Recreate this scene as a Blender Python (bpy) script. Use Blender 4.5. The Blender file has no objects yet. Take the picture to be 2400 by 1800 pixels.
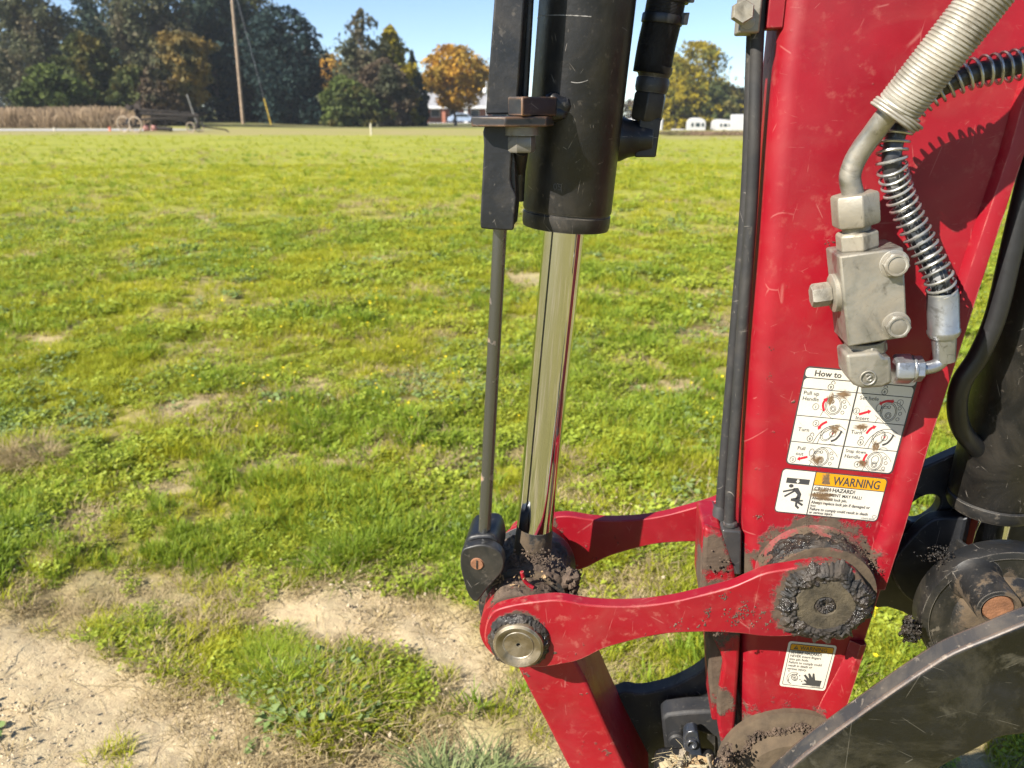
import bpy, bmesh, math, random
import numpy as np
from mathutils import Vector, noise as mnoise
from mathutils.geometry import tessellate_polygon
R = math.radians
rng = np.random.default_rng(7)
random.seed(7)
scene = bpy.context.scene
COL = scene.collection

# ------------------------------------------------------------------ camera
W0, H0, FPX = 2400, 1800, 1803.0
PITCH = R(19.82)
CAMZ = 1.5
cam_d = bpy.data.cameras.new('camera')
cam_d.sensor_width = 36.0
cam_d.lens = 36.0 * FPX / W0
cam_d.clip_start = 0.02
cam_d.clip_end = 2000
cam_d.dof.use_dof = True
cam_d.dof.focus_distance = 0.80
cam_d.dof.aperture_fstop = 9.0
cam = bpy.data.objects.new('camera', cam_d)
COL.objects.link(cam)
cam.location = (0, 0, CAMZ)
cam.rotation_euler = (R(90) - PITCH, 0, 0)
scene.camera = cam

# ------------------------------------------------------------------ machine frame: t right in the plate, n away from camera
YAW = R(7.1)
T = Vector((math.cos(YAW), -math.sin(YAW), 0))
N = Vector((math.sin(YAW), math.cos(YAW), 0))
ZV = Vector((0, 0, 1))
C0 = 0.70                                   # distance of the front face of the near bucket link

# ------------------------------------------------------------------ light
LT, LZ, LN = 1.05, -1.12, 1.0               # direction the sunlight travels in (t, z, n)
sun_dir = (T * LT + N * LN + ZV * LZ).normalized()
sun_el = math.asin(-sun_dir.z)
sun_az = math.atan2(-sun_dir.x, -sun_dir.y)
world = bpy.data.worlds.new('World')
scene.world = world
world.use_nodes = True
wn = world.node_tree
sky = wn.nodes.new('ShaderNodeTexSky')
sky.sky_type = 'NISHITA'
sky.sun_disc = False
sky.sun_elevation = sun_el
sky.sun_rotation = sun_az % (2 * math.pi)
sky.air_density = 0.7
sky.dust_density = 0.05
sky.ozone_density = 4.0
bg = wn.nodes['Background']
bg.inputs['Strength'].default_value = 0.078
wn.links.new(sky.outputs[0], bg.inputs['Color'])
sun_l = bpy.data.lights.new('sun', 'SUN')
sun_l.energy = 5.0
sun_l.angle = R(0.5)
sun_l.color = (1.0, 0.93, 0.82)
sun = bpy.data.objects.new('sun', sun_l)
COL.objects.link(sun)
sun.rotation_euler = sun_dir.to_track_quat('-Z', 'Y').to_euler()
scene.view_settings.view_transform = 'Standard'
scene.view_settings.look = 'None'
scene.view_settings.gamma = 1.0
scene.view_settings.use_curve_mapping = False
scene.view_settings.exposure = 1.27

# ------------------------------------------------------------------ photo-ray helpers
SP, CP = math.sin(PITCH), math.cos(PITCH)
CAMV = Vector((0, 0, CAMZ))
def ray(px, py):
    rx, ry = (px - W0 / 2) / FPX, (H0 / 2 - py) / FPX
    return Vector((rx, CP + ry * SP, -SP + ry * CP))
def U(px, py, d=0.0):                       # point of the plane d metres behind the link face
    r = ray(px, py)
    return CAMV + r * ((C0 + d) / N.dot(r))
def mpp(px, py, d=0.0):                     # metres per source pixel there
    r = ray(px, py)
    return (C0 + d) / N.dot(r) / FPX
def Gd(px, py, z=0.0):                      # point of the ground
    r = ray(px, py)
    return CAMV + r * ((z - CAMZ) / r.z)
def Fw(px, py, Y):                          # point Y metres forward
    r = ray(px, py)
    return CAMV + r * (Y / r.y)

# ------------------------------------------------------------------ mesh collector
class M:
    def __init__(s):
        s.v, s.f, s.m, s.sm = [], [], [], []
    def face(s, idx, mi=0, sm=False):
        s.f.append(idx); s.m.append(mi); s.sm.append(sm)
    def pts(s, pts):
        b = len(s.v); s.v.extend([Vector(p) for p in pts]); return b
    def prism(s, pts, vec, holes=(), mi=0, sm=False, side_sm=False, side_mi=None):
        loops = [list(pts)] + [list(h) for h in holes]
        flat = [p for l in loops for p in l]
        tris = tessellate_polygon(loops)
        n = len(flat)
        b = s.pts(flat); s.pts([p + vec for p in flat])
        if not holes:
            s.face([b + i for i in range(n)], mi, sm)
            s.face([b + n + i for i in reversed(range(n))], mi, sm)
        else:
            for t in tris:
                s.face([b + t[0], b + t[1], b + t[2]], mi, sm)
                s.face([b + n + t[2], b + n + t[1], b + n + t[0]], mi, sm)
        o = 0
        for l in loops:
            k = len(l)
            for i in range(k):
                j = (i + 1) % k
                s.face([b + o + i, b + o + j, b + n + o + j, b + n + o + i], mi if side_mi is None else side_mi, side_sm)
            o += k
    def box(s, c, ax, half, mi=0):
        c = Vector(c); a = [Vector(x).normalized() * h for x, h in zip(ax, half)]
        p = [c + a[0] * i + a[1] * j for i, j in ((-1, -1), (1, -1), (1, 1), (-1, 1))]
        s.prism([q - a[2] for q in p], a[2] * 2, mi=mi)
    def rings(s, rings, mi=0, sm=True, cap0=True, cap1=True, closed=True):
        k = len(rings[0]); bs = [s.pts(r) for r in rings]
        for a, b in zip(bs, bs[1:]):
            for i in range(k if closed else k - 1):
                j = (i + 1) % k
                s.face([a + i, a + j, b + j, b + i], mi, sm)
        if cap0: s.face([bs[0] + i for i in reversed(range(k))], mi, False)
        if cap1: s.face([bs[-1] + i for i in range(k)], mi, False)
    def lathe(s, o, ax, prof, seg=40, mi=0, sm=True, ref=None):
        o = Vector(o); ax = Vector(ax).normalized()
        ref = Vector(ref) if ref else (ZV if abs(ax.z) < .9 else Vector((1, 0, 0)))
        e1 = (ref - ax * ref.dot(ax)).normalized(); e2 = ax.cross(e1)
        rr = []
        for r, h in prof:
            r = max(r, 1e-5)
            rr.append([o + ax * h + (e1 * math.cos(2 * math.pi * i / seg) + e2 * math.sin(2 * math.pi * i / seg)) * r for i in range(seg)])
        s.rings(rr, mi, sm)
    def hexa(s, o, ax, r, h, mi=0, ref=None, ch=.12):
        s.lathe(o, ax, [(r * (1 - ch), 0), (r, h * ch), (r, h * (1 - ch)), (r * (1 - ch), h)], 6, mi, False, ref)
    def tube(s, path, rad, seg=16, mi=0, sm=True, caps=True):
        path = [Vector(p) for p in path]; n = len(path)
        if not hasattr(rad, '__len__'): rad = [rad] * n
        fr = frames(path)
        rr = [[p + (a * math.cos(2 * math.pi * i / seg) + b * math.sin(2 * math.pi * i / seg)) * r for i in range(seg)]
              for p, (t, a, b), r in zip(path, fr, rad)]
        s.rings(rr, mi, sm, caps, caps)
    def quad(s, a, b, c, d, mi=0, sm=False):
        k = s.pts([a, b, c, d]); s.face([k, k + 1, k + 2, k + 3], mi, sm)

def frames(path):
    n = len(path); ts = []
    for i in range(n):
        ts.append((path[min(i + 1, n - 1)] - path[max(i - 1, 0)]).normalized())
    a = ts[0].orthogonal().normalized(); out = []
    for i, t in enumerate(ts):
        a = (a - t * a.dot(t)).normalized()
        out.append((t, a, t.cross(a)))
    return out
def smooth(pts, sub=4, closed=True):
    p = [np.array(x, float) for x in pts]; n = len(p); out = []
    rg = range(n) if closed else range(n - 1)
    for i in rg:
        a, b, c, d = (p[(i - 1) % n], p[i], p[(i + 1) % n], p[(i + 2) % n]) if closed else \
                     (p[max(i - 1, 0)], p[i], p[i + 1], p[min(i + 2, n - 1)])
        for k in range(sub):
            u = k / sub
            out.append(.5 * (2 * b + (c - a) * u + (2 * a - 5 * b + 4 * c - d) * u * u + (3 * b - a - 3 * c + d) * u ** 3))
    if not closed: out.append(p[-1])
    return out
def spath(pts, sub=6):                      # pts (px,py,d) -> smooth world path
    w = [U(*q) for q in pts]
    return [Vector(x) for x in smooth(w, sub, False)]
def coil(path, rad, wire, turns, seg=18, wseg=6):
    path = [Vector(p) for p in path]; fr = frames(path)
    L = [0]
    for a, b in zip(path, path[1:]): L.append(L[-1] + (b - a).length)
    tot = L[-1]; out = []; k = 0; n = int(turns * seg)
    for i in range(n + 1):
        x = tot * i / n
        while k < len(path) - 2 and L[k + 1] < x: k += 1
        u = (x - L[k]) / max(L[k + 1] - L[k], 1e-9)
        p = path[k].lerp(path[k + 1], u)
        a = fr[k][1].lerp(fr[k + 1][1], u).normalized(); b = fr[k][2].lerp(fr[k + 1][2], u).normalized()
        an = 2 * math.pi * i / seg
        out.append(p + (a * math.cos(an) + b * math.sin(an)) * rad)
    return out

def text_mesh(body, size=1, bold=0, align='LEFT'):
    cu = bpy.data.curves.new('lettering', 'FONT'); cu.body = body; cu.size = size; cu.align_x = align
    cu.resolution_u = 2; cu.offset = bold
    ob = bpy.data.objects.new('lettering', cu)
    COL.objects.link(ob)
    bpy.context.view_layer.update()
    me = bpy.data.meshes.new_from_object(ob.evaluated_get(bpy.context.evaluated_depsgraph_get()))
    vs = [(q.co.x, q.co.y) for q in me.vertices]; fs = [tuple(p.vertices) for p in me.polygons]
    bpy.data.objects.remove(ob); bpy.data.curves.remove(cu); bpy.data.meshes.remove(me)
    return vs, fs
ROOT = {}
def empty(name, loc, label, cat, group=None):
    o = bpy.data.objects.new(name, None); COL.objects.link(o)
    o.location = loc; o.empty_display_size = .1
    o['label'] = label; o['category'] = cat
    if group: o['group'] = group
    return o
def base_of(o):
    v = Vector((0, 0, 0))
    while o is not None:
        v += o.location; o = o.parent
    return v
def build(name, m, mats, parent=None, bevel=0, segs=2, label=None, origin=None, recalc=True, angle=35):
    me = bpy.data.meshes.new(name)
    if not isinstance(mats, (list, tuple)): mats = [mats]
    off = base_of(parent) if parent is not None else Vector(origin or (0, 0, 0))
    me.from_pydata([v - off for v in m.v], [], m.f)
    for x in mats: me.materials.append(x)
    me.polygons.foreach_set('material_index', m.m)
    me.polygons.foreach_set('use_smooth', m.sm)
    if recalc:
        bm = bmesh.new(); bm.from_mesh(me)
        bmesh.ops.recalc_face_normals(bm, faces=bm.faces)
        bm.to_mesh(me); bm.free()
    me.update()
    me.set_sharp_from_angle(angle=R(38))
    o = bpy.data.objects.new(name, me); COL.objects.link(o)
    if parent is not None: o.parent = parent
    else: o.location = off
    if bevel:
        b = o.modifiers.new('bevel', 'BEVEL'); b.width = bevel; b.segments = segs
        b.limit_method = 'ANGLE'; b.angle_limit = R(angle); b.harden_normals = False
    if label: o['label'] = label
    return o
def tag(o, label=None, cat=None, group=None, kind=None):
    for k, v in (('label', label), ('category', cat), ('group', group), ('kind', kind)):
        if v: o[k] = v
    return o
def npmesh(name, v, f, mats, parent=None, loc=None, smooth_=False, mi=None, attrs=None):
    me = bpy.data.meshes.new(name)
    off = np.array(base_of(parent)) if parent is not None else np.array(loc if loc is not None else (0, 0, 0))
    v = np.asarray(v, float) - off
    f = np.asarray(f)
    me.vertices.add(len(v)); me.vertices.foreach_set('co', v.ravel())
    k = f.shape[1]
    me.loops.add(f.size); me.loops.foreach_set('vertex_index', f.ravel().astype(np.int32))
    me.polygons.add(len(f)); me.polygons.foreach_set('loop_start', np.arange(0, f.size, k, dtype=np.int32))
    me.polygons.foreach_set('loop_total', np.full(len(f), k, dtype=np.int32))
    if not isinstance(mats, (list, tuple)): mats = [mats]
    for x in mats: me.materials.append(x)
    if mi is not None: me.polygons.foreach_set('material_index', np.asarray(mi, dtype=np.int32))
    me.polygons.foreach_set('use_smooth', np.full(len(f), smooth_))
    for an, (dom, arr) in (attrs or {}).items():
        a = me.attributes.new(an, 'FLOAT', dom); a.data.foreach_set('value', np.asarray(arr, np.float32))
    me.update(); me.validate()
    o = bpy.data.objects.new(name, me); COL.objects.link(o)
    if parent is not None: o.parent = parent
    else: o.location = off
    return o

# ------------------------------------------------------------------ materials
class NB:
    def __init__(s, name):
        s.mat = bpy.data.materials.new(name); s.mat.use_nodes = True
        s.nt = s.mat.node_tree; s.bsdf = s.nt.nodes['Principled BSDF']
        s.tc = s.nt.nodes.new('ShaderNodeTexCoord')
    def n(s, t, **kw):
        x = s.nt.nodes.new(t)
        for k, v in kw.items(): setattr(x, k, v)
        return x
    def l(s, a, b): s.nt.links.new(a, b)
    def coord(s, stretch=None, rot=None, world=False, off=(0, 0, 0)):
        src = s.n('ShaderNodeNewGeometry').outputs['Position'] if world else s.tc.outputs['Object']
        if stretch is None and rot is None and off == (0, 0, 0): return src
        mp = s.n('ShaderNodeMapping'); s.l(src, mp.inputs['Vector'])
        if stretch: mp.inputs['Scale'].default_value = stretch
        if rot: mp.inputs['Rotation'].default_value = rot
        mp.inputs['Location'].default_value = off
        return mp.outputs[0]
    def noise(s, scale, detail=4, rough=.55, dist=0, **kw):
        x = s.n('ShaderNodeTexNoise'); s.l(s.coord(**kw), x.inputs['Vector'])
        x.inputs['Scale'].default_value = scale; x.inputs['Detail'].default_value = detail
        x.inputs['Roughness'].default_value = rough; x.inputs['Distortion'].default_value = dist
        return x.outputs['Fac']
    def ramp(s, fac, lo, hi, a=0., b=1.):
        x = s.n('ShaderNodeMapRange'); s.l(fac, x.inputs['Value'])
        for k, v in zip(('From Min', 'From Max', 'To Min', 'To Max'), (lo, hi, a, b)): x.inputs[k].default_value = v
        return x.outputs[0]
    def math(s, op, a, b=None):
        x = s.n('ShaderNodeMath', operation=op, use_clamp=False)
        for i, v in enumerate((a, b)):
            if v is None: continue
            if isinstance(v, (int, float)): x.inputs[i].default_value = v
            else: s.l(v, x.inputs[i])
        return x.outputs[0]
    def mix(s, fac, a, b):
        x = s.n('ShaderNodeMix', data_type='RGBA')
        for k, v in ((0, fac), (6, a), (7, b)):
            if isinstance(v, (int, float)): x.inputs[k].default_value = v
            elif isinstance(v, tuple): x.inputs[k].default_value = (*v, 1)
            else: s.l(v, x.inputs[k])
        return x.outputs[2]
    def mixf(s, fac, a, b):
        x = s.n('ShaderNodeMix', data_type='FLOAT')
        for k, v in ((0, fac), (2, a), (3, b)):
            if isinstance(v, (int, float)): x.inputs[k].default_value = v
            else: s.l(v, x.inputs[k])
        return x.outputs[0]
    def scratch(s, scale, width=.012, sx=(1, 1, 1), keep=.55):
        v = s.n('ShaderNodeTexVoronoi', feature='DISTANCE_TO_EDGE')
        s.l(s.coord(stretch=sx, rot=(.4, .7, .3)), v.inputs['Vector']); v.inputs['Scale'].default_value = scale
        a = s.ramp(v.outputs['Distance'], width, 0)
        return s.math('MULTIPLY', a, s.ramp(s.noise(scale * 1.3, 2), keep, keep + .06))
    def edge(s, rad=.0018, lo=.02, hi=.10):
        b = s.n('ShaderNodeBevel', samples=4); b.inputs['Radius'].default_value = rad
        g = s.n('ShaderNodeNewGeometry')
        d = s.n('ShaderNodeVectorMath', operation='DOT_PRODUCT')
        s.l(b.outputs[0], d.inputs[0]); s.l(g.outputs['Normal'], d.inputs[1])
        e = s.math('SUBTRACT', 1.0, d.outputs['Value'])
        return s.ramp(e, lo, hi)
    def near(s, p, r0, r1, sc=None):
        d = s.n('ShaderNodeVectorMath', operation='DISTANCE')
        s.l(s.coord(world=True, stretch=sc), d.inputs[0]); d.inputs[1].default_value = tuple(a * k for a, k in zip(p, sc)) if sc else p
        return s.ramp(d.outputs['Value'], r1, r0)
    def bump(s, h, strength=.3, dist=.001):
        b = s.n('ShaderNodeBump'); b.inputs['Strength'].default_value = strength; b.inputs['Distance'].default_value = dist
        s.l(h, b.inputs['Height']); s.l(b.outputs[0], s.bsdf.inputs['Normal'])
    def done(s, col, rough=.5, metal=0., spec=None, coat=None):
        for k, v in (('Base Color', col), ('Roughness', rough), ('Metallic', metal)):
            i = s.bsdf.inputs[k]
            if isinstance(v, tuple): i.default_value = (*v, 1)
            elif isinstance(v, (int, float)): i.default_value = v
            else: s.l(v, i)
        if spec is not None: s.bsdf.inputs['Specular IOR Level'].default_value = spec
        if coat: s.bsdf.inputs['Coat Weight'].default_value = coat; s.bsdf.inputs['Coat Roughness'].default_value = .25
        return s.mat

def plain(name, col, rough=.6, metal=0., vary=.25, scale=6, bump=0):
    b = NB(name)
    f = b.ramp(b.noise(scale, 5), .3, .7)
    c = b.mix(f, tuple(x * (1 - vary) for x in col), tuple(min(x * (1 + vary), 1) for x in col))
    if bump: b.bump(b.noise(scale * 8, 4), bump, .002)
    return b.done(c, rough, metal)

MUD = (.075, .052, .036)
def red_paint(name, centers=(), dirt=.0, dust=.5):
    b = NB(name)
    c = b.mix(b.ramp(b.noise(9, 3), .3, .7), (.190, .0011, .008), (.262, .0022, .0105))
    c = b.mix(b.ramp(b.noise(5.5, 7, .68, .5), .50, .72, 0, .45), c, (.115, .004, .006))
    fade = b.ramp(b.noise(14, 5, .6, 1.2), .5, .78, 0, .27 * dust * 2)     # dusty scuffed film
    c = b.mix(fade, c, (.235, .05, .042))
    fine = b.math('MULTIPLY', b.ramp(b.noise(70, 6, .65), .56, .72), b.ramp(b.noise(6, 3), .4, .65))
    c = b.mix(b.math('MULTIPLY', fine, .18 * dust * 2), c, (.52, .27, .20))
    sc = b.scratch(26, .010, (1, 1, .35), .56)
    sc2 = b.scratch(60, .012, (.5, 1, 1), .6)
    c = b.mix(b.math('MULTIPLY', b.math('MAXIMUM', sc, sc2), .22), c, (.55, .30, .25))
    c = b.mix(b.math('MULTIPLY', b.edge(), b.ramp(b.noise(38, 4), .42, .6, .0, .7)), c, (.62, .30, .24))
    spk = b.ramp(b.noise(95, 3, .5), .70 - dirt * .06, .75 - dirt * .06)
    spk = b.math('MULTIPLY', spk, b.ramp(b.noise(7, 2), .52 - dirt * .1, .62 - dirt * .1))
    for p, r0, r1 in centers:
        z = b.near(tuple(p), r0, r1)
        z = b.math('ADD', z, b.math('MULTIPLY', b.math('SUBTRACT', b.noise(48, 7, .72), .5), 2.2))
        z = b.math('MULTIPLY', b.ramp(z, .55, .75), b.ramp(b.near(tuple(p), r0, r1 * 1.15), 0, .2))
        spk = b.math('MAXIMUM', spk, z)
    mudc = b.mix(b.noise(60, 6), (.022, .016, .012), (.125, .085, .055))
    c = b.mix(spk, c, mudc)
    r = b.mixf(b.ramp(b.noise(20, 4), .35, .7), .40, .60)
    r = b.mixf(spk, r, .92)
    h = b.math('ADD', b.math('MULTIPLY', spk, b.noise(120, 5)), b.math('MULTIPLY', b.noise(160, 2), .05))
    b.bump(h, .7, .0022)
    return b.done(c, r, 0, .45)

def black_paint(name, col=(.022, .023, .025), dust=.4, rust=.0, rough=.42, centers=(), erad=.0016):
    b = NB(name)
    c = b.mix(b.ramp(b.noise(12, 5), .3, .7), tuple(x * .75 for x in col), tuple(x * 1.35 for x in col))
    d = b.ramp(b.noise(17, 6, .65, .8), .48, .74, 0, .55 * dust)
    c = b.mix(d, c, (.15, .125, .095))
    fine = b.ramp(b.noise(120, 4, .6), .62, .72, 0, .5 * dust)
    c = b.mix(fine, c, (.28, .24, .19))
    sc = b.math('MAXIMUM', b.scratch(30, .008, (1, .6, 1), .6), b.scratch(75, .01, (1, 1, .4), .63))
    c = b.mix(b.math('MULTIPLY', sc, .55), c, (.40, .36, .31))
    e = b.math('MULTIPLY', b.edge(erad), b.ramp(b.noise(42, 4), .45 - rust * .15, .62 - rust * .15))
    c = b.mix(b.math('MULTIPLY', e, .4 + rust * .5), c, (.42, .22, .11) if rust > .3 else (.30, .27, .23))
    r = b.mixf(b.ramp(b.noise(25, 4), .3, .7), rough - .08, rough + .14)
    z0 = None
    for p, r0, r1 in centers:
        z = b.math('ADD', b.near(tuple(p), r0, r1), b.math('MULTIPLY', b.math('SUBTRACT', b.noise(48, 7, .72), .5), 2.0))
        z = b.ramp(z, .55, .75)
        c = b.mix(z, c, b.mix(b.noise(60, 4), (.022, .016, .011), (.125, .088, .052))); r = b.mixf(z, r, .92)
        z0 = z if z0 is None else b.math('MAXIMUM', z0, z)
    h = b.math('ADD', b.noise(140, 3), b.math('MULTIPLY', d, .5))
    if z0: h = b.math('ADD', h, b.math('MULTIPLY', z0, b.math('MULTIPLY', b.noise(110, 5), 6)))
    b.bump(h, .25, .0012)
    return b.done(c, r, 0, .5)

def steel(name, col=(.30, .29, .26), dust=.75, rough=.36, metal=.85):
    b = NB(name)
    c = b.mix(b.ramp(b.noise(30, 5), .3, .7), tuple(x * .72 for x in col), tuple(min(1, x * 1.2) for x in col))
    d = b.ramp(b.noise(22, 6, .65, .6), .44, .66, 0, dust)
    c = b.mix(d, c, (.20, .172, .122))
    g_ = b.ramp(b.noise(34, 7, .72, .8), .54, .70, 0, .75)
    c = b.mix(g_, c, (.075, .065, .045))
    sc = b.math('MAXIMUM', b.scratch(40, .010, (1, 1, .5), .55), b.scratch(90, .010, (.5, 1, 1), .55))
    c = b.mix(b.math('MULTIPLY', sc, .6), c, (.09, .08, .06))
    e = b.edge(.0012)
    c = b.mix(b.math('MULTIPLY', e, b.ramp(b.noise(60, 3), .4, .6)), c, (.46, .45, .41))
    m = b.mixf(d, metal, .05)
    r = b.mixf(d, rough, .8)
    b.bump(b.noise(180, 4), .3, .0008)
    return b.done(c, r, m)

def mud_mat(name, col=MUD, rough=.9, wet=False):
    b = NB(name)
    if wet:
        c = b.mix(b.ramp(b.noise(70, 6), .35, .7), (.008, .008, .008), (.05, .038, .028))
        r = b.mixf(b.ramp(b.noise(45, 5), .42, .62), .16, .8)
    else:
        c = b.mix(b.ramp(b.noise(60, 6), .3, .72), tuple(x * .5 for x in col), tuple(x * 1.9 for x in col))
        r = rough
    b.bump(b.noise(220, 6, .7), .8, .0025)
    return b.done(c, r, 0, .5)

MAT = {}
MAT['chrome'] = NB('chrome_rod')
_b = MAT['chrome']
_st = _b.noise(55, 5, stretch=(1, 1, .02))
MAT['chrome'] = _b.done(_b.mix(_b.ramp(_st, .3, .7), (.58, .61, .66), (.72, .75, .80)), _b.mixf(_b.ramp(_b.noise(30, 4, stretch=(1, 1, .1)), .4, .7), .045, .10), 1.0)
MAT['rod_dark'] = NB('dark_guide_rod')
_b = MAT['rod_dark']
_ch = _b.ramp(_b.noise(45, 5), .60, .68)
MAT['rod_dark'] = _b.done(_b.mix(_ch, (.15, .155, .16), (.26, .17, .10)), _b.mixf(_ch, .24, .8), _b.mixf(_ch, .85, .0))
MAT['rubber'] = plain('black_rubber', (.016, .016, .017), .55, 0, .4, 40, .25)
MAT['hose_black'] = plain('black_hose', (.013, .013, .014), .42, 0, .3, 30, .1)
MAT['steel'] = steel('dusty_zinc_steel')
MAT['steel_dusty'] = steel('tan_dusted_steel', (.30, .275, .225), .8, .5, .5)
MAT['zinc'] = steel('clean_zinc_steel', (.36, .37, .385), .15, .34, .85)
MAT['brass'] = steel('worn_pin_steel', (.24, .195, .13), .8, .36, .8)
MAT['rust'] = plain('rusty_steel', (.22, .10, .05), .75, .1, .5, 50, .4)
MAT['mud'] = mud_mat('dry_mud')
MAT['mud_tan'] = mud_mat('tan_mud', (.20, .145, .085))
MAT['grease'] = mud_mat('black_grease', wet=True)
MAT['chip'] = plain('wood_chip', (.26, .17, .08), .8, 0, .3, 60)

exec_later = []
# ================================================================== GROUND AND FIELD
def sstep(a, b, x):
    t = np.clip((x - a) / (b - a), 0, 1); return t * t * (3 - 2 * t)
def fnoise(x, y, scale, seed=0, oct=4, seedy=0):
    """vectorised value noise"""
    x = np.asarray(x, float) * scale + seed * 17.3 + 500; y = np.asarray(y, float) * scale + seed * 9.1 + seedy + 500
    tot = np.zeros_like(x); amp = 1; nrm = 0
    r_ = np.random.default_rng(1234 + seed).random((256, 256))
    for o in range(oct):
        xi = np.floor(x).astype(int); yi = np.floor(y).astype(int); fx = x - xi; fy = y - yi
        fx = fx * fx * (3 - 2 * fx); fy = fy * fy * (3 - 2 * fy)
        a = r_[xi % 256, yi % 256]; b = r_[(xi + 1) % 256, yi % 256]; c = r_[xi % 256, (yi + 1) % 256]; d = r_[(xi + 1) % 256, (yi + 1) % 256]
        tot += amp * ((a * (1 - fx) + b * fx) * (1 - fy) + (c * (1 - fx) + d * fx) * fy)
        nrm += amp; amp *= .5; x = x * 2.03 + 11; y = y * 2.03 + 7
    return tot / nrm
def far_fall(x, y):
    s = .012 + .026 * sstep(-3, 16, x) - .012 * sstep(-14, -30, x)
    return -s * np.maximum(0, y - 52) * sstep(50, 70, y) * (y < 1e9) - 0 * x
def far_z(x, y):
    x = np.asarray(x, float); y = np.asarray(y, float)
    yy = np.minimum(y, 150)
    return far_fall(x, yy)
def dist_poly(px, py, poly):
    """signed distance (m), positive inside"""
    px = np.asarray(px); best = np.full(px.shape, 1e9); ins = np.zeros(px.shape, bool); n = len(poly)
    for i in range(n):
        x0, y0 = poly[i]; x1, y1 = poly[(i + 1) % n]
        dx, dy = x1 - x0, y1 - y0
        t = np.clip(((px - x0) * dx + (py - y0) * dy) / (dx * dx + dy * dy + 1e-12), 0, 1)
        best = np.minimum(best, np.hypot(px - x0 - t * dx, py - y0 - t * dy))
        c = ((y0 > py) != (y1 > py)) & (px < (x1 - x0) * (py - y0) / (y1 - y0 + 1e-12) + x0); ins ^= c
    return np.where(ins, best, -best)
def gpoly(pts): return [tuple(Gd(*p)[:2]) for p in pts]
DIRT = [gpoly(p) for p in (
    [(-700, 1420), (0, 1445), (140, 1460), (300, 1512), (400, 1545), (480, 1575), (560, 1640), (600, 1695), (760, 1730), (960, 1690), (1050, 1640), (1130, 1640), (1200, 1700), (1500, 1740), (1500, 2600), (-900, 2600)],
    [(540, 1430), (640, 1370), (740, 1350), (850, 1330), (930, 1365), (1040, 1400), (1120, 1430), (1190, 1480), (1230, 1660), (1050, 1680), (1000, 1580), (930, 1520), (800, 1520), (690, 1520), (590, 1485)],
)]
SPARSE = [gpoly(p) for p in (
    [(400, 1380), (520, 1330), (560, 1420), (470, 1470)], [(1150, 1170), (1480, 1170), (1480, 1200), (1150, 1205)], [(1340, 1330), (1520, 1330), (1600, 1420), (1340, 1440)],
    [(1490, 880), (1640, 885), (1640, 930), (1490, 925)], [(2120, 1500), (2260, 1500), (2260, 1600), (2100, 1620)], [(2040, 1600), (2400, 1600), (2400, 1900), (2000, 1900)], [(440, 505), (520, 505), (520, 520), (440, 520)], [(30, 590), (100, 590), (100, 606), (30, 606)],
    [(350, 960), (470, 922), (650, 915), (655, 985), (560, 1010), (400, 1020)], [(900, 1030), (1010, 1020), (1010, 1060), (900, 1060)], [(0, 780), (160, 775), (160, 815), (0, 820)], [(300, 1130), (420, 1110), (420, 1150), (300, 1160)], [(150, 1180), (260, 1190), (240, 1240), (140, 1230)], [(1180, 640), (1290, 640), (1290, 670), (1180, 670)], [(560, 1060), (700, 1050), (720, 1090), (580, 1110)])]
CLUMP = gpoly([(570, 1520), (610, 1490), (680, 1500), (720, 1540), (800, 1530), (900, 1535), (975, 1560), (985, 1620), (940, 1690), (850, 1720), (760, 1710), (700, 1690), (640, 1660), (580, 1600)])
def bare_f(x, y):
    x = np.asarray(x, float); y = np.asarray(y, float)
    n1 = fnoise(x, y, 3.2, 1, 5) - .5; n2 = fnoise(x, y, 9, 2, 4) - .5
    b = np.zeros_like(x)
    for p in DIRT: b = np.maximum(b, sstep(-.10, .10, dist_poly(x, y, p) + n1 * .16 + n2 * .12))
    for p in SPARSE: b = np.maximum(b, .66 * sstep(-.10, .10, dist_poly(x, y, p) + n1 * .35 + n2 * .25))
    gen = sstep(.60, .72, fnoise(x, y, 2.1, 5, 5)) * sstep(14, 4, y) * .55
    b = np.maximum(b, gen)
    b = b * (1 - sstep(-.06, .05, dist_poly(x, y, CLUMP) + n2 * .12))
    return b
def tan_f(x, y):
    n = fnoise(x, y, .5, 6, 3) - .5
    left = 45.5 + n * 2 - .06 * (x + 20)
    right = sstep(4, 9, x)
    t = sstep(left - 1.0, left + 1.0, y) * sstep(66, 60, y + n * 3 + 2 * (x > -8) * 2)
    t2 = sstep(38, 41, y + n * 2) * right * .75
    return np.clip(np.maximum(np.maximum(t * (1 - right * .6), t2), sstep(62, 67, y) * sstep(12, 2, x)), 0, 1)
def gz(x, y):
    x = np.asarray(x, float); y = np.asarray(y, float)
    near = sstep(14, 5, np.hypot(x, y))
    z = near * ((fnoise(x, y, 1.3, 3, 3) - .5) * .07 + (fnoise(x, y, 7, 4, 3) - .5) * .022)
    z = z + near * ((fnoise(x, y, 4.5, 31, 3) - .5) * .075)
    b = bare_f(x, y)
    z = z - near * b * ((fnoise(x, y, 4.5, 31, 3) - .5) * .06)
    z = z - near * .012 * b + near * b * ((fnoise(x * .55 + y * .84, (y * .55 - x * .84) * .28, 16, 8, 4) - .5) * .020 + (fnoise(x, y, 45, 9, 3) - .5) * .010)
    return z + far_z(x, y)
def axis(vals): return np.unique(np.round(np.concatenate(vals), 4))
XL = 320
xs = axis([np.arange(-2.6, 2.6, .022), np.linspace(-8, -2.6, 60), np.linspace(2.6, 8, 60), -np.geomspace(8, XL, 60), np.geomspace(8, XL, 60)])
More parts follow.
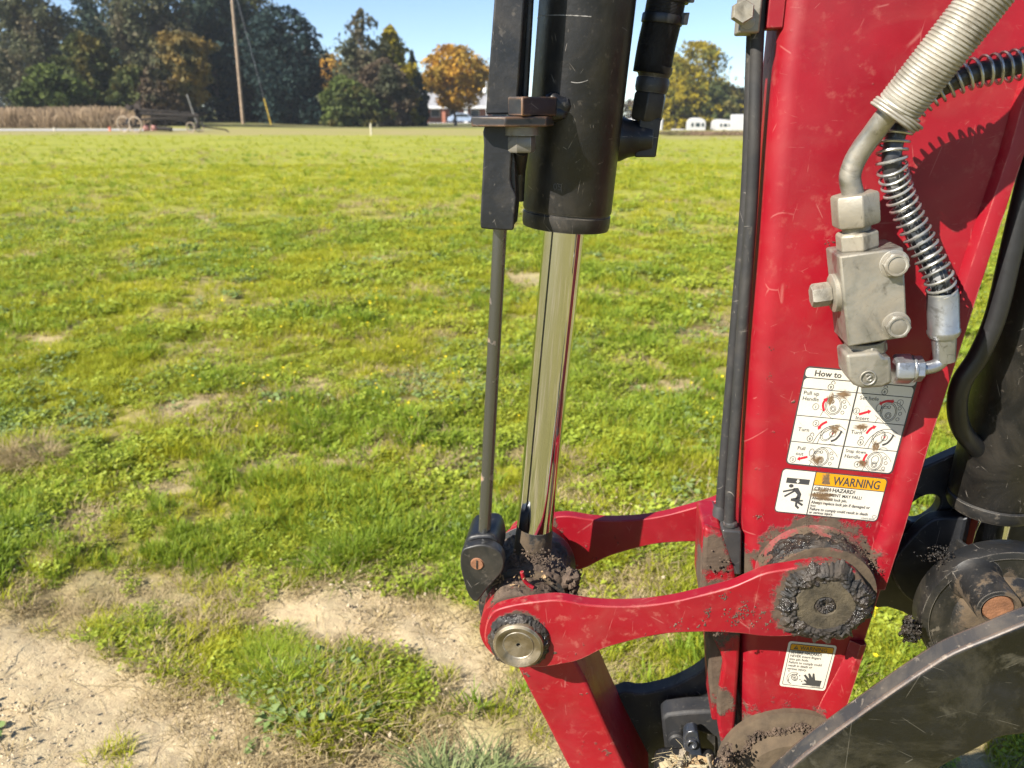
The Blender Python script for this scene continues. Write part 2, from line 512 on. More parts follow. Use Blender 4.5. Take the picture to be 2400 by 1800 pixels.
ys = axis([np.arange(1.15, 4.2, .022), np.linspace(-1, 1.15, 30), np.linspace(4.2, 12, 90), np.geomspace(12, 160, 110), np.geomspace(160, 420, 10), -np.geomspace(1, 120, 30)])
GX, GY = np.meshgrid(xs, ys)
GZ = gz(GX.ravel(), GY.ravel())
nx, ny = len(xs), len(ys)
ii = np.arange(nx * ny).reshape(ny, nx)
gf = np.stack([ii[:-1, :-1].ravel(), ii[:-1, 1:].ravel(), ii[1:, 1:].ravel(), ii[1:, :-1].ravel()], 1)
b = NB('field_ground')
at_b = b.n('ShaderNodeAttribute', attribute_name='bare').outputs['Fac']
at_t = b.n('ShaderNodeAttribute', attribute_name='mown').outputs['Fac']
at_d = b.n('ShaderNodeAttribute', attribute_name='far').outputs['Fac']
soil = b.mix(b.ramp(b.noise(2.2, 6, .6), .3, .7), (.425, .34, .20), (.57, .47, .295))
soil = b.mix(b.ramp(b.noise(30, 6, .7), .35, .75), soil, (.33, .25, .155))
soil = b.mix(b.ramp(b.noise(110, 4, .6), .60, .74, 0, .6), soil, (.24, .17, .10))
soil = b.mix(b.ramp(b.noise(1.1, 4), .52, .66, 0, .45), soil, (.37, .34, .19))
thatch = b.mix(b.ramp(b.noise(14, 6, .65), .35, .65), (.15, .15, .025), (.33, .27, .11))
farc = b.mix(b.ramp(b.noise(.55, 5, .6, stretch=(.5, 1, 1)), .34, .68), (.190, .218, .030), (.295, .298, .050))
farc = b.mix(b.ramp(b.noise(3.2, 6, .65, stretch=(.5, 1, 1)), .50, .74, 0, .55), farc, (.13, .15, .03))
farc = b.mix(b.ramp(b.noise(7, 7, .7, stretch=(.6, 1, 1)), .48, .66, 0, .5), farc, (.42, .39, .05))
grass = b.mix(at_d, thatch, farc)
at_shade = b.n('ShaderNodeAttribute', attribute_name='wood').outputs['Fac']
mown = b.mix(b.ramp(b.noise(.6, 6, .6, stretch=(.4, 1, 1)), .35, .68), (.29, .24, .115), (.24, .24, .06))
mown = b.mix(at_shade, mown, b.mix(b.ramp(b.noise(.5, 4), .4, .6), (.10, .115, .035), (.17, .15, .07)))  # darker ground under the trees: their shade is put into the colour
c = b.mix(at_b, grass, soil)
c = b.mix(at_t, c, mown)
b.bump(b.math('ADD', b.noise(60, 8, .7), b.math('MULTIPLY', b.noise(300, 3), .4)), .6, .012)
GROUND_MAT = b.done(c, .95, 0, .15)
ground = npmesh('ground', np.stack([GX.ravel(), GY.ravel(), GZ], 1), gf, GROUND_MAT, smooth_=True,
    attrs={'bare': ('POINT', bare_f(GX.ravel(), GY.ravel())), 'mown': ('POINT', tan_f(GX.ravel(), GY.ravel())), 'far': ('POINT', sstep(5, 16, GY.ravel())), 'wood': ('POINT', sstep(63, 68, GY.ravel()) * sstep(12, 2, GX.ravel()))})  # 'wood' masks the ground where tree shade is painted in
tag(ground, kind='structure')

# ---- road strip
m = M()
rx_ = np.linspace(-60, -20.5, 40)
def road_y(x): return 55.2 + .03 * (x + 30)
lo, hi = [], []
for x in rx_:
    for arr, yy in ((lo, road_y(x) - 2.0 * sstep(-20.5, -25, np.array(x)) - .3), (hi, road_y(x) + 2.4 * sstep(-20.5, -25, np.array(x)) + .3)):
        arr.append(Vector((x, float(yy), float(gz(np.array([x]), np.array([float(yy)]))[0]) + .02)))
for i in range(len(rx_) - 1): m.quad(lo[i], lo[i + 1], hi[i + 1], hi[i])
tag(build('road', m, plain('grey_road', (.36, .35, .34), .85, 0, .12, 2), recalc=True), kind='structure')

# ---- foliage of the field: instanced tufts
def leaf_mat(name, ca, cb, trans=.35, rough=.55, world_scale=1.3, tipdry=None):
    b = NB(name)
    oi = b.n('ShaderNodeObjectInfo').outputs['Random']
    c = b.mix(oi, ca, cb)
    w = b.ramp(b.noise(world_scale, 5, .6, world=True), .38, .64)
    c = b.mix(b.math('MULTIPLY', w, .75), c, tipdry or tuple(x * 1.25 for x in cb))
    b.done(c, rough, 0, .25)
    tr = b.n('ShaderNodeBsdfTranslucent'); b.l(c, tr.inputs['Color'])
    ms = b.n('ShaderNodeMixShader'); ms.inputs[0].default_value = trans
    out = b.nt.nodes['Material Output']
    b.l(b.bsdf.outputs[0], ms.inputs[1]); b.l(tr.outputs[0], ms.inputs[2]); b.l(ms.outputs[0], out.inputs['Surface'])
    return b.mat
G_GRASS = leaf_mat('grass_blade', (.28, .325, .022), (.43, .45, .036), .5, tipdry=(.50, .485, .042))
G_GRASS_D = leaf_mat('deep_grass_blade', (.16, .25, .022), (.29, .38, .032), .45, tipdry=(.25, .32, .03))
G_DRY = leaf_mat('dry_blade', (.40, .32, .17), (.28, .21, .11), .25, .8, tipdry=(.46, .37, .20))
G_WEED = leaf_mat('weed_leaf', (.19, .27, .025), (.33, .40, .05), .3, .5, tipdry=(.34, .37, .04))
G_WEED_B = leaf_mat('grey_weed_leaf', (.15, .23, .06), (.27, .34, .14), .3, .5, tipdry=(.22, .29, .09))
G_YEL = plain('yellow_petal', (.80, .62, .01), .6, 0, .1, 40)
def tuft(n, h, spread, wid, lean, seed, droop=.5):
    r = np.random.default_rng(seed); V, F = [], []
    for _ in range(n):
        a = r.uniform(0, 6.283); d0 = spread * math.sqrt(r.random()); bx, by = d0 * math.cos(a), d0 * math.sin(a)
        a2 = a + r.normal(0, .8); L = h * r.uniform(.55, 1.15); ln = lean * r.uniform(.2, 1.2); w = wid * r.uniform(.6, 1.2)
        dx, dy = math.cos(a2), math.sin(a2); px_, py_ = -dy, dx
        pr = []
        for k, (t, ww) in enumerate(((0, 1.0), (.4, .95), (.75, .65), (1, .08))):
            hz_ = L * (t - droop * ln * t * t * .55); hr = L * ln * (t ** 1.7)
            pr.append((bx + dx * hr, by + dy * hr, hz_, w * ww / 2))
        s0 = len(V)
        for x, y, z, ww in pr: V += [(x - px_ * ww, y - py_ * ww, z), (x + px_ * ww, y + py_ * ww, z)]
        for k in range(3): F.append((s0 + 2 * k, s0 + 2 * k + 1, s0 + 2 * k + 3, s0 + 2 * k + 2))
    return np.array(V), np.array(F)
def rosette(n, rad, leaf, hgt, seed):
    r = np.random.default_rng(seed); V, F = [], []
    for _ in range(n):
        a = r.uniform(0, 6.283); d = rad * math.sqrt(r.random()); z = hgt * r.uniform(.15, 1); s = leaf * r.uniform(.6, 1.2)
        c = np.array((d * math.cos(a), d * math.sin(a), z)); az = r.uniform(0, 6.283); ti = r.normal(0, .45)
        u = np.array((math.cos(az), math.sin(az), ti * .6)); w = np.array((-math.sin(az), math.cos(az), r.normal(0, .35)))
        s0 = len(V)
        V += [tuple(c - u * s), tuple(c - w * s * .62 + u * s * .1), tuple(c + u * s * .9 + np.array((0, 0, -s * .2))), tuple(c + w * s * .62 + u * s * .1)]
        F.append((s0, s0 + 1, s0 + 2, s0 + 3))
    return np.array(V), np.array(F)
def flowerm(seed):
    V, F = [], []; r = np.random.default_rng(seed)
    for k in range(6):
        a = k * 1.047; s0 = len(V); R_ = .0065
        z = .075
        V += [(0, 0, z), (R_ * math.cos(a - .5), R_ * math.sin(a - .5), z + .002), (R_ * 1.25 * math.cos(a), R_ * 1.25 * math.sin(a), z + .003), (R_ * math.cos(a + .5), R_ * math.sin(a + .5), z + .002)]
        F.append((s0, s0 + 1, s0 + 2, s0 + 3))
    s0 = len(V); V += [(-.0006, 0, 0), (.0006, 0, 0), (.0006, 0, z), (-.0006, 0, z)]; F.append((s0, s0 + 1, s0 + 2, s0 + 3))
    return np.array(V), np.array(F)
def scatter(name, src_v, src_f, mat, P, S, label_kind='stuff', tilt=.12):
    """one stuff object: a cloud of points that instances a small clump"""
    src = npmesh(name + '_clump', src_v, src_f, mat)
    COL.objects.unlink(src)
    n = len(P); me = bpy.data.meshes.new(name)
    me.vertices.add(n); me.vertices.foreach_set('co', np.asarray(P, np.float32).ravel())
    rot = np.stack([rng.normal(0, tilt, n), rng.normal(0, tilt, n), rng.uniform(0, 6.283, n)], 1).astype(np.float32)
    a = me.attributes.new('rot', 'FLOAT_VECTOR', 'POINT'); a.data.foreach_set('vector', rot.ravel())
    a = me.attributes.new('scl', 'FLOAT', 'POINT'); a.data.foreach_set('value', np.asarray(S, np.float32))
    o = bpy.data.objects.new(name, me); COL.objects.link(o)
    ng = bpy.data.node_groups.new(name, 'GeometryNodeTree')
    ng.interface.new_socket('Geometry', in_out='INPUT', socket_type='NodeSocketGeometry')
    ng.interface.new_socket('Geometry', in_out='OUTPUT', socket_type='NodeSocketGeometry')
    N_ = ng.nodes.new; gi, go = N_('NodeGroupInput'), N_('NodeGroupOutput')
    ip = N_('GeometryNodeInstanceOnPoints'); ob = N_('GeometryNodeObjectInfo'); ob.inputs[0].default_value = src
    ra = N_('GeometryNodeInputNamedAttribute'); ra.data_type = 'FLOAT_VECTOR'; ra.inputs[0].default_value = 'rot'
    sa = N_('GeometryNodeInputNamedAttribute'); sa.data_type = 'FLOAT'; sa.inputs[0].default_value = 'scl'
    ng.links.new(gi.outputs[0], ip.inputs['Points']); ng.links.new(ob.outputs['Geometry'], ip.inputs['Instance'])
    ng.links.new(ra.outputs[0], ip.inputs['Rotation']); ng.links.new(sa.outputs[0], ip.inputs['Scale'])
    ng.links.new(ip.outputs[0], go.inputs[0])
    md = o.modifiers.new('scatter', 'NODES'); md.node_group = ng
    o['kind'] = label_kind
    return o
def wedge(n, y0, y1, margin=1.12):
    """random ground points inside the field of view between two distances, uniform in area"""
    y = np.sqrt(rng.uniform(y0 * y0, y1 * y1, n)); k = 1200 / FPX / CP * margin
    x = rng.uniform(-1, 1, n) * (k * y * 1.02 + .35)
    return x, y
def plant(name, src, mat, bands, keep, smin=.7, smax=1.3, tilt=.12):
    Ps, Ss = [], []
    for n, y0, y1, sc in bands:
        x, y = wedge(n, y0, y1); k = keep(x, y) > rng.random(n)
        x, y = x[k], y[k]; Ps.append(np.stack([x, y, gz(x, y) - .003], 1)); Ss.append(rng.uniform(smin, smax, len(x)) * sc * (.45 + 1.1 * fnoise(x, y, 3.6, 33, 4)))
    return scatter(name, src[0], src[1], mat, np.concatenate(Ps), np.concatenate(Ss), tilt=tilt)
def k_grass(x, y):
    b_ = bare_f(x, y); t = tan_f(x, y); v_ = fnoise(x, y, 1.7, 11, 4)
    return np.clip((1 - b_ * 1.12), 0, 1) ** 1.6 * (1 - .9 * t) * (.22 + .78 * sstep(.40, .56, v_)) * (.12 + .88 * sstep(44, 12, y))
def k_deep(x, y): return sstep(36, 7, y) * np.clip(1 - bare_f(x, y) * 1.15, 0, 1) ** 2 * (1 - tan_f(x, y)) * sstep(.47, .62, fnoise(x, y, 1.6, 12, 4))
def k_weed(x, y): return sstep(30, 8, y) * np.clip(1 - bare_f(x, y) * 1.1, 0, 1) ** 1.4 * (1 - tan_f(x, y)) * sstep(.40, .54, fnoise(x, y, 2.4, 13, 4))
def k_weed_b(x, y): return np.clip(1 - bare_f(x, y) * .95, 0, 1) * sstep(.55, .66, fnoise(x, y, 2.2, 14, 4))
THATCH = [gpoly(p) for p in ([(340, 960), (470, 918), (660, 910), (660, 990), (560, 1015), (390, 1025)], [(700, 990), (800, 985), (810, 1030), (700, 1030)], [(370, 1590), (500, 1580), (560, 1640), (400, 1650)], [(120, 1190), (250, 1190), (240, 1250), (110, 1240)], [(400, 1350), (520, 1340), (540, 1430), (430, 1450)], [(750, 1690), (880, 1690), (880, 1750), (750, 1740)])]
def k_dry(x, y):
    th_ = np.zeros_like(x)
    for p in THATCH: th_ = np.maximum(th_, sstep(-.08, .08, dist_poly(x, y, p) + (fnoise(x, y, 6, 40, 3) - .5) * .2))
    return np.clip(k_dry0(x, y) + th_ * 1.3, 0, 1)
def k_dry0(x, y):
    b_ = bare_f(x, y); return np.clip(4 * b_ * (1 - b_), 0, 1) * .8 + .9 * sstep(.54, .64, fnoise(x, y, 1.1, 15, 5)) + .02 * b_
def k_flower(x, y): return (1 - bare_f(x, y)) ** 2 * (1 - tan_f(x, y)) * sstep(.50, .66, fnoise(x, y, .9, 16, 3))
for sd in range(2):
    plant('grass', tuft(24, .042, .032, .0036, .95, 20 + sd), G_GRASS, [(9000, 1.2, 2.6, .85), (14000, 2.6, 5, 1.0), (15000, 5, 10, 1.35), (10000, 10, 22, 1.8), (5000, 22, 46, 2.4)], k_grass)
plant('deep_grass', tuft(30, .062, .032, .004, .85, 30), G_GRASS_D, [(7000, 1.2, 2.6, .9), (9000, 2.6, 5, 1.0), (7000, 5, 10, 1.3), (6500, 10, 36, 1.7)], k_deep)
plant('clover', rosette(26, .035, .0085, .035, 40), G_WEED, [(13000, 1.2, 2.6, .9), (18000, 2.6, 5, 1.1), (15000, 5, 11, 1.7), (8000, 11, 30, 2.4)], k_weed)
plant('broadleaf_weeds', rosette(16, .045, .016, .035, 41), G_WEED_B, [(4200, 1.2, 2.6, .8), (5200, 2.6, 5.5, 1.0), (3600, 5.5, 12, 1.5)], k_weed_b)
plant('dry_grass', tuft(18, .05, .035, .0028, 1.3, 50, .8), G_DRY, [(6500, 1.2, 2.6, .8), (8000, 2.6, 6, 1.0), (7000, 6, 14, 1.6), (3500, 14, 30, 2.4)], k_dry)
plant('yellow_flowers', flowerm(1), G_YEL, [(70, 1.4, 2.6, .7), (800, 2.6, 5.5, .85), (2000, 5.5, 12, 1.1), (3000, 12, 26, 1.6)], k_flower)
# clods and straw bits on the bare soil
def clod(seed):
    m_ = M(); lump_(m_, seed); return np.array([tuple(p) for p in m_.v]), None
def crumbs():
    V, F = [], []
    r = np.random.default_rng(3)
    for _ in range(7):
        c = r.normal(0, .02, 3); c[2] = 0; s = r.uniform(.0015, .005)
        s0 = len(V)
        o_ = [np.array(q) for q in ((1, 0, 0), (0, 1, 0), (-1, 0, 0), (0, -1, 0), (0, 0, .8), (0, 0, -.6))]
        V += [tuple(c + q * s * r.uniform(.7, 1.3)) for q in o_]
        for k in range(4): F += [(s0 + k, s0 + (k + 1) % 4, s0 + 4), (s0 + (k + 1) % 4, s0 + k, s0 + 5)]
    return np.array(V), np.array(F)
CLOD_M = plain('soil_clod', (.47, .38, .25), .95, 0, .35, 30)
plant('soil_crumbs', crumbs(), CLOD_M, [(9000, 1.2, 2.7, .8), (4000, 2.7, 4.5, 1)], lambda x, y: bare_f(x, y) * sstep(.4, .62, fnoise(x, y, 5, 21, 4)), .4, 1.6, .5)
plant('soil_clods', crumbs(), CLOD_M, [(420, 1.2, 2.7, .95), (120, 2.7, 4.0, 1.0)], lambda x, y: bare_f(x, y) * sstep(.5, .62, fnoise(x, y, 3, 22, 3)), .6, 1.8, .5)
st = tuft(2, .06, .02, .0022, 3.5, 61, 1.0)
st = (st[0] * np.array((1, 1, .06)) + np.array((0, 0, .004)), st[1])
plant('straw_bits', st, G_DRY, [(900, 1.2, 2.8, .8), (500, 2.8, 5, 1)], lambda x, y: .1 + .9 * bare_f(x, y), .5, 1.5, .1)

# a few clumps one can point at
def clump(name, px, py, n, h, spread, wid, lean, mat, label, seed, cat='grass', group=None):
    g = Gd(px, py); z = float(gz(np.array([g.x]), np.array([g.y]))[0])
    v_, f_ = tuft(n, h, spread, wid, lean, seed)
    o = npmesh(name, v_ + np.array((g.x, g.y, z - .004)), f_, mat, loc=(g.x, g.y, z))
    return tag(o, label, cat, group)
random.seed(3)
g0 = None
def merged_clump(name, spots, mat, label, cat, seed, h, n, spread, wid, lean, ros=0):
    Vs, Fs, Ms, k = [], [], [], 0
    def put(v_, f_, g, z, mi):
        nonlocal k
        Vs.append(v_ + np.array((g.x, g.y, z - .004))); Fs.append(f_ + k); Ms.append(np.full(len(f_), mi)); k += len(v_)
    for i, (px, py, s_) in enumerate(spots):
        for q in range(5):
            g = Gd(px, py); sp_ = spread * s_
            g = g + Vector((rng.normal(0, sp_ * .55), rng.normal(0, sp_ * .55), 0)); z = base_z(g.x, g.y)
            v_, f_ = tuft(int(n * s_ * .28), h * rng.uniform(.55, 1.05) * (.75 + .25 * s_), sp_ * .6, wid * rng.uniform(.7, 1.15), lean * rng.uniform(.6, 1.7), seed + i * 7 + q, rng.uniform(.3, 1.0))
            put(v_, f_, g, z, 0)
            if q < 2:
                v_, f_ = tuft(int(n * s_ * .05) + 3, h * .8, sp_ * .7, wid, lean * 1.5, seed + i * 7 + q + 3, 1.0); put(v_, f_, g, z, 1)
            for r_ in range(ros):
                v_, f_ = rosette(20, sp_ * .9, .0075, h * .45, seed + i * 11 + q * 3 + r_); put(v_, f_, g, z, 2)
    V = np.concatenate(Vs); g = Gd(*spots[0][:2])
    return tag(npmesh(name, V, np.concatenate(Fs), [mat, G_DRY, G_WEED], loc=(g.x, g.y, 0), mi=np.concatenate(Ms)), label, cat)
def base_z(x, y): return float(gz(np.array([x]), np.array([y]))[0])
merged_clump('grass_clump', [(650, 1545, 1.1), (615, 1590, .9), (640, 1640, .9), (690, 1600, 1), (660, 1500, .8), (600, 1535, .7)], G_GRASS_D, 'tall bright green grass clump at the left of the grass island on soil', 'grass clump', 70, .075, 330, .065, .0022, 1.0, 1)
merged_clump('grass_clump', [(800, 1600, 1.2), (870, 1580, 1.1), (920, 1600, 1.0), (760, 1650, .9), (850, 1655, 1.0), (910, 1650, .8), (950, 1580, .7), (820, 1690, .7)], G_GRASS, 'wide low grass clump right of the tall clump on the bare soil', 'grass clump', 90, .055, 230, .075, .0022, 1.3, 4)
merged_clump('dry_grass_clump', [(60, 1070, 1), (110, 1075, .9), (20, 1065, .8)], G_DRY, 'tan dry grass tuft at the left edge among green grass', 'grass clump', 110, .14, 260, .07, .003, 1.3)
merged_clump('grass_clump', [(1060, 1840, 1), (1110, 1830, .8), (1010, 1835, .8), (1150, 1845, .7)], leaf_mat('grey_green_blade', (.14, .19, .06), (.24, .27, .12), .35), 'coarse grey green grass clump at the bottom edge beside the lower red link', 'grass clump', 120, .12, 120, .06, .0045, 1.1)
merged_clump('grass_clump', [(265, 1770, 1), (285, 1760, .7)], G_GRASS, 'small isolated grass clump on bare soil at the bottom left', 'grass clump', 130, .05, 70, .04, .0025, 1.0)
merged_clump('grass_clump', [(295, 1480, 1), (330, 1490, .9), (260, 1500, .7)], G_GRASS_D, 'long bladed dark grass clump on the edge of the bare soil at left', 'grass clump', 140, .062, 120, .07, .003, 1.5)
merged_clump('grass_clump', [(780, 1320, 1), (830, 1310, .9), (740, 1330, .8)], G_GRASS_D, 'long bladed grass clump just behind the bare soil patch', 'grass clump', 150, .11, 200, .07, .003, 1.0)

# ================================================================== FAR THINGS
def base_z(x, y): return float(gz(np.array([x]), np.array([y]))[0])
def tree_leaves(c, H, rx, ry, kind, n, seed, leaf):
    r = np.random.default_rng(seed); Ps = []; got = 0
    ph = r.uniform(0, 6.283, 6)
    lo_ = {'round': .20, 'bush': .0, 'tall': .0, 'spire': .0, 'cone': .0}[kind]
    for _ in range(12):
        k = n * 2
        t = r.random(k)
        if kind == 'cone': e = (1 - t) ** .8 * 1.02
        elif kind == 'round': e = np.sqrt(np.clip(1 - ((t - .52) / .52) ** 2, 0, 1))
        elif kind == 'bush': e = np.sqrt(np.clip(1 - ((t - .30) / .70) ** 2, 0, 1)) * (.86 + .14 * t)
        elif kind == 'spire': e = np.where(t < .45, 1.0, 1 - .72 * (t - .45) / .55) * np.clip((1.0 - t) * 9, 0, 1) ** .6
        else: e = np.sqrt(np.clip(1 - ((t - .42) / .60) ** 2, 0, 1))
        ok = r.random(k) < e ** 1.6 + .05; t = t[ok]; e = e[ok]; k = len(t)
        a = r.uniform(0, 6.283, k)
        lob = 1 + .16 * np.sin(a * 2 + t * 5 + ph[0]) + .15 * np.sin(a * 3 - t * 11 + ph[1]) + .14 * np.sin(a * 5 + t * 17 + ph[2]) + .10 * np.sin(t * 27 + ph[3])
        spk_ = fnoise(np.cos(a) * rx * 1.0 + 40, np.sin(a) * rx * 1.0 + t * H * .8, 1.5, seed % 40 + 7, 3)
        lob = lob * (.56 + .88 * spk_) * (1 + .35 * np.clip(spk_ - .62, 0, 1) * 4)
        u = r.random(k) ** .36
        rad = e * lob * u
        P = np.stack([np.cos(a) * rad * rx * .92, np.sin(a) * rad * ry * .92, (lo_ + (1 - lo_) * t) * H], 1)
        P[:, 2] += .05 * H * np.sin(a * 3 + ph[4]) * (1 - np.abs(2 * t - 1))
        f = 2.2 / max(rx, 1.2)
        q = .5 * fnoise(P[:, 0] + P[:, 2] * .83, P[:, 1] - P[:, 2] * .61, f, seed % 50, 3) + .5 * fnoise(P[:, 2] * 1.1 + P[:, 1] * .4, P[:, 0] * .9 - P[:, 1] * .7, f * 1.3, seed % 50 + 3, 3)
        acc = r.random(k) < np.clip((q - .43) / .12, .02, 1)
        Ps.append(P[acc]); got += int(acc.sum())
        if got >= n: break
    P = np.concatenate(Ps)[:n]
    n = len(P); s = leaf * r.uniform(.5, 1.5, n)
    a = r.normal(size=(n, 3)); a /= np.linalg.norm(a, axis=1)[:, None]
    b_ = np.cross(a, r.normal(size=(n, 3))); b_ /= np.linalg.norm(b_, axis=1)[:, None]
    P = P + np.array(c); P[:, 2] = np.maximum(P[:, 2], c[2] + .05)
    V = np.stack([P - a * s[:, None], P - b_ * s[:, None] * .6, P + a * s[:, None], P + b_ * s[:, None] * .6], 1).reshape(-1, 3)
    F = np.arange(4 * n).reshape(-1, 4)
    return V, F, r.random(n)
def foliage(name, ca, cb, cc=None, scale=.8):
    b = NB(name)
    rn = b.n('ShaderNodeAttribute', attribute_name='rnd').outputs['Fac']
    c = b.mix(rn, ca, cb)
    if cc: c = b.mix(b.ramp(b.noise(scale, 3, world=True), .46, .62), c, cc)
    b.done(c, .7, 0, .15)
    tr = b.n('ShaderNodeBsdfTranslucent'); b.l(c, tr.inputs['Color'])
    ms = b.n('ShaderNodeMixShader'); ms.inputs[0].default_value = .25
    b.l(b.bsdf.outputs[0], ms.inputs[1]); b.l(tr.outputs[0], ms.inputs[2]); b.l(ms.outputs[0], b.nt.nodes['Material Output'].inputs['Surface'])
    return b.mat
BARK = plain('bark', (.11, .085, .065), .9, 0, .3, 4)
FOL = {
    'greygreen': foliage('grey_green_leaves', (.060, .070, .035), (.130, .135, .070), (.13, .11, .065), .5),
    'dark': foliage('dark_leaves', (.018, .036, .026), (.040, .062, .038), None),
    'cedar': foliage('cedar_leaves', (.012, .030, .030), (.030, .054, .046), None),
    'mid': foliage('mid_green_leaves', (.048, .068, .022), (.10, .118, .040), (.14, .115, .03), .4),
    'yellowgreen': foliage('yellow_green_leaves', (.24, .19, .012), (.36, .28, .02), (.13, .13, .02), .5),
    'golden': foliage('golden_leaves', (.17, .125, .04), (.26, .175, .05), (.10, .10, .05), .5),
    'orange': foliage('orange_leaves', (.40, .21, .025), (.58, .34, .05), (.30, .20, .035), .35),
    'brown': foliage('brown_leaves', (.085, .062, .042), (.145, .105, .065), (.06, .065, .035), .4),
    'green': foliage('green_leaves', (.07, .10, .025), (.13, .16, .04), None),
}
def tree(kind, px, Y, ytop, hw, fol, label, seed, n=5200, depth=.9, leaf=.22, cat='tree', name='tree', group=None, trunk=True, ybase=None):
    ptop = Fw(px, ytop, Y); x = ptop.x; z0 = base_z(x, Y)
    H = ptop.z - z0; rx = hw * (Fw(px + 1, ytop, Y).x - ptop.x) * 1.0
    t = empty(name, (x, Y, z0), label, cat, group)
    V, F, rnd = tree_leaves((x, Y, z0), H, rx, rx * depth, kind, n, seed, leaf)
    npmesh('crown', V, F, FOL[fol], t, attrs={'rnd': ('FACE', rnd)})
    r = random.Random(seed); m = M()
    hh = H * (.8 if kind != 'round' else .6)
    tr = max(.06, H * .017)
    base_ = Vector((x, Y, z0 - .2))
    path = [base_ + Vector((r.gauss(0, .01) * H * k, r.gauss(0, .01) * H * k, hh * k / 5)) for k in range(6)]
    m.tube(path, [tr * 1.5, tr * 1.1, tr, tr * .8, tr * .6, tr * .25], 8)
    for k in range(9):
        s_ = path[1 + k % 4].lerp(path[2 + k % 4], r.random()); a = r.uniform(0, 6.28); ll = rx * r.uniform(.3, .6)
        e = s_ + Vector((math.cos(a) * ll, math.sin(a) * ll, ll * r.uniform(.5, 1.1)))
        m.tube([s_, s_.lerp(e, .5) + Vector((0, 0, ll * .06)), e], [tr * .45, tr * .3, tr * .08], 6)
    build('trunk', m, BARK, t)
    return t
TL = [
    ('tall', 20, 78, -120, 120, 'greygreen', 'huge grey green tree at the far left edge of the wood', 'tree'),
    ('tall', 235, 92, -70, 110, 'dark', 'dark tall tree standing behind the grey green tree at left', 'tree'),
    ('tall', 335, 82, -60, 95, 'greygreen', 'tall pale grey green tree behind the golden topped tree', 'tree'),
    ('tall', 475, 88, -70, 85, 'dark', 'dark tree just left of the utility pole', 'tree'),
    ('bush', 190, 70, 72, 75, 'mid', 'bushy tree with yellowing top above the dry grass', 'tree'),
    ('bush', 105, 67, 150, 72, 'green', 'bright green shrub right behind the dry grass at left', 'shrub'),
    ('bush', 300, 69, 150, 60, 'mid', 'dull green shrub between the yellowing tree and the golden tree', 'shrub'),
    ('round', 420, 69, 74, 62, 'golden', 'small tree with golden top behind the old farm implement', 'tree'),
    ('bush', 365, 68, 150, 62, 'brown', 'brownish bush behind the old farm implement', 'shrub'),
    ('tall', 575, 90, -30, 80, 'mid', 'mid green tall tree right behind the utility pole', 'tree'),
    ('bush', 590, 91, 120, 90, 'dark', 'dark shrub just behind the foot of the utility pole', 'shrub'),
    ('tall', 655, 84, 12, 92, 'cedar', 'near black evergreen with a broad ragged crown', 'tree'),
    ('cone', 712, 83, 70, 52, 'cedar', 'narrow dark evergreen right of the broad evergreen', 'tree'),
    ('spire', 845, 82, 20, 66, 'greygreen', 'tall thin grey green tree with feathery top in the middle', 'tree'),
    ('spire', 912, 84, 52, 56, 'yellowgreen', 'tree with yellow green upper branches beside the feathery tree', 'tree'),
    ('bush', 900, 79, 138, 72, 'brown', 'reddish brown bushy tree below the yellow green branches', 'tree'),
    ('bush', 800, 78, 178, 52, 'green', 'green bush at the left foot of the feathery tree', 'shrub'),
    ('bush', 835, 77, 205, 62, 'mid', 'low dark green bush in front of the feathery tree', 'shrub'),
    ('cone', 965, 88, 118, 36, 'dark', 'small dark evergreen behind the reddish brown tree', 'tree'),
    ('round', 770, 140, 126, 30, 'orange', 'far small rusty orange tree seen in the gap between woods', 'tree'),
    ('round', 1063, 92, 106, 76, 'orange', 'orange autumn tree standing alone in front of the brick house', 'tree'),
    ('tall', 1632, 130, 98, 86, 'yellowgreen', 'large yellow green autumn tree right of the black cylinder', 'tree'),
    ('bush', 1690, 128, 188, 62, 'mid', 'olive bush at the right foot of the yellow green tree', 'shrub'),
    ('bush', 1735, 134, 205, 50, 'brown', 'brown leafed bush beside the arm pipes', 'shrub'),
    ('bush', 1590, 126, 200, 52, 'yellowgreen', 'yellow green bush at the left foot of the large autumn tree', 'shrub'),
]
for i, (k, px, Y, yt, hw, fo, lb, ct) in enumerate(TL):
    big = hw > 80
    tree(k, px, Y, yt, hw, fo, lb, 200 + i, n=15000 if big else 9500, leaf=(.19 if fo not in ('cedar', 'dark') else .21) * max(1, Y / 95), cat=ct, name='tree' if ct == 'tree' else 'shrub')
# far wood behind the house
Vs, Fs, rs_, k = [], [], [], 0
for i in range(34):
    px = -40 + i * 36 + random.uniform(-8, 8); Y = 165 + random.uniform(-8, 15)
    p = Fw(px, random.uniform(150, 185) if px > 640 else random.uniform(20, 70), Y); z0 = base_z(p.x, Y)
    V, F, q = tree_leaves((p.x, Y, z0), p.z - z0, 4.6, 4, 'tall', 1300, 400 + i, .45)
    Vs.append(V); Fs.append(F + k); rs_.append(q); k += len(V)
o = npmesh('far_wood', np.concatenate(Vs), np.concatenate(Fs), FOL['dark'], attrs={'rnd': ('FACE', np.concatenate(rs_))}); o['kind'] = 'stuff'
Vs, Fs, rs_, k = [], [], [], 0
for i in range(20):
    px = 1180 + i * 80 + random.uniform(-20, 20); Y = 175 + random.uniform(-8, 15)
    p = Fw(px, random.uniform(232, 246), Y); z0 = base_z(p.x, Y)
    V, F, q = tree_leaves((p.x, Y, z0), p.z - z0, 7, 5, 'bush', 900, 450 + i, .5)
    Vs.append(V); Fs.append(F + k); rs_.append(q); k += len(V)
o = npmesh('far_wood', np.concatenate(Vs), np.concatenate(Fs), FOL['brown'], attrs={'rnd': ('FACE', np.concatenate(rs_))}); o['kind'] = 'stuff'
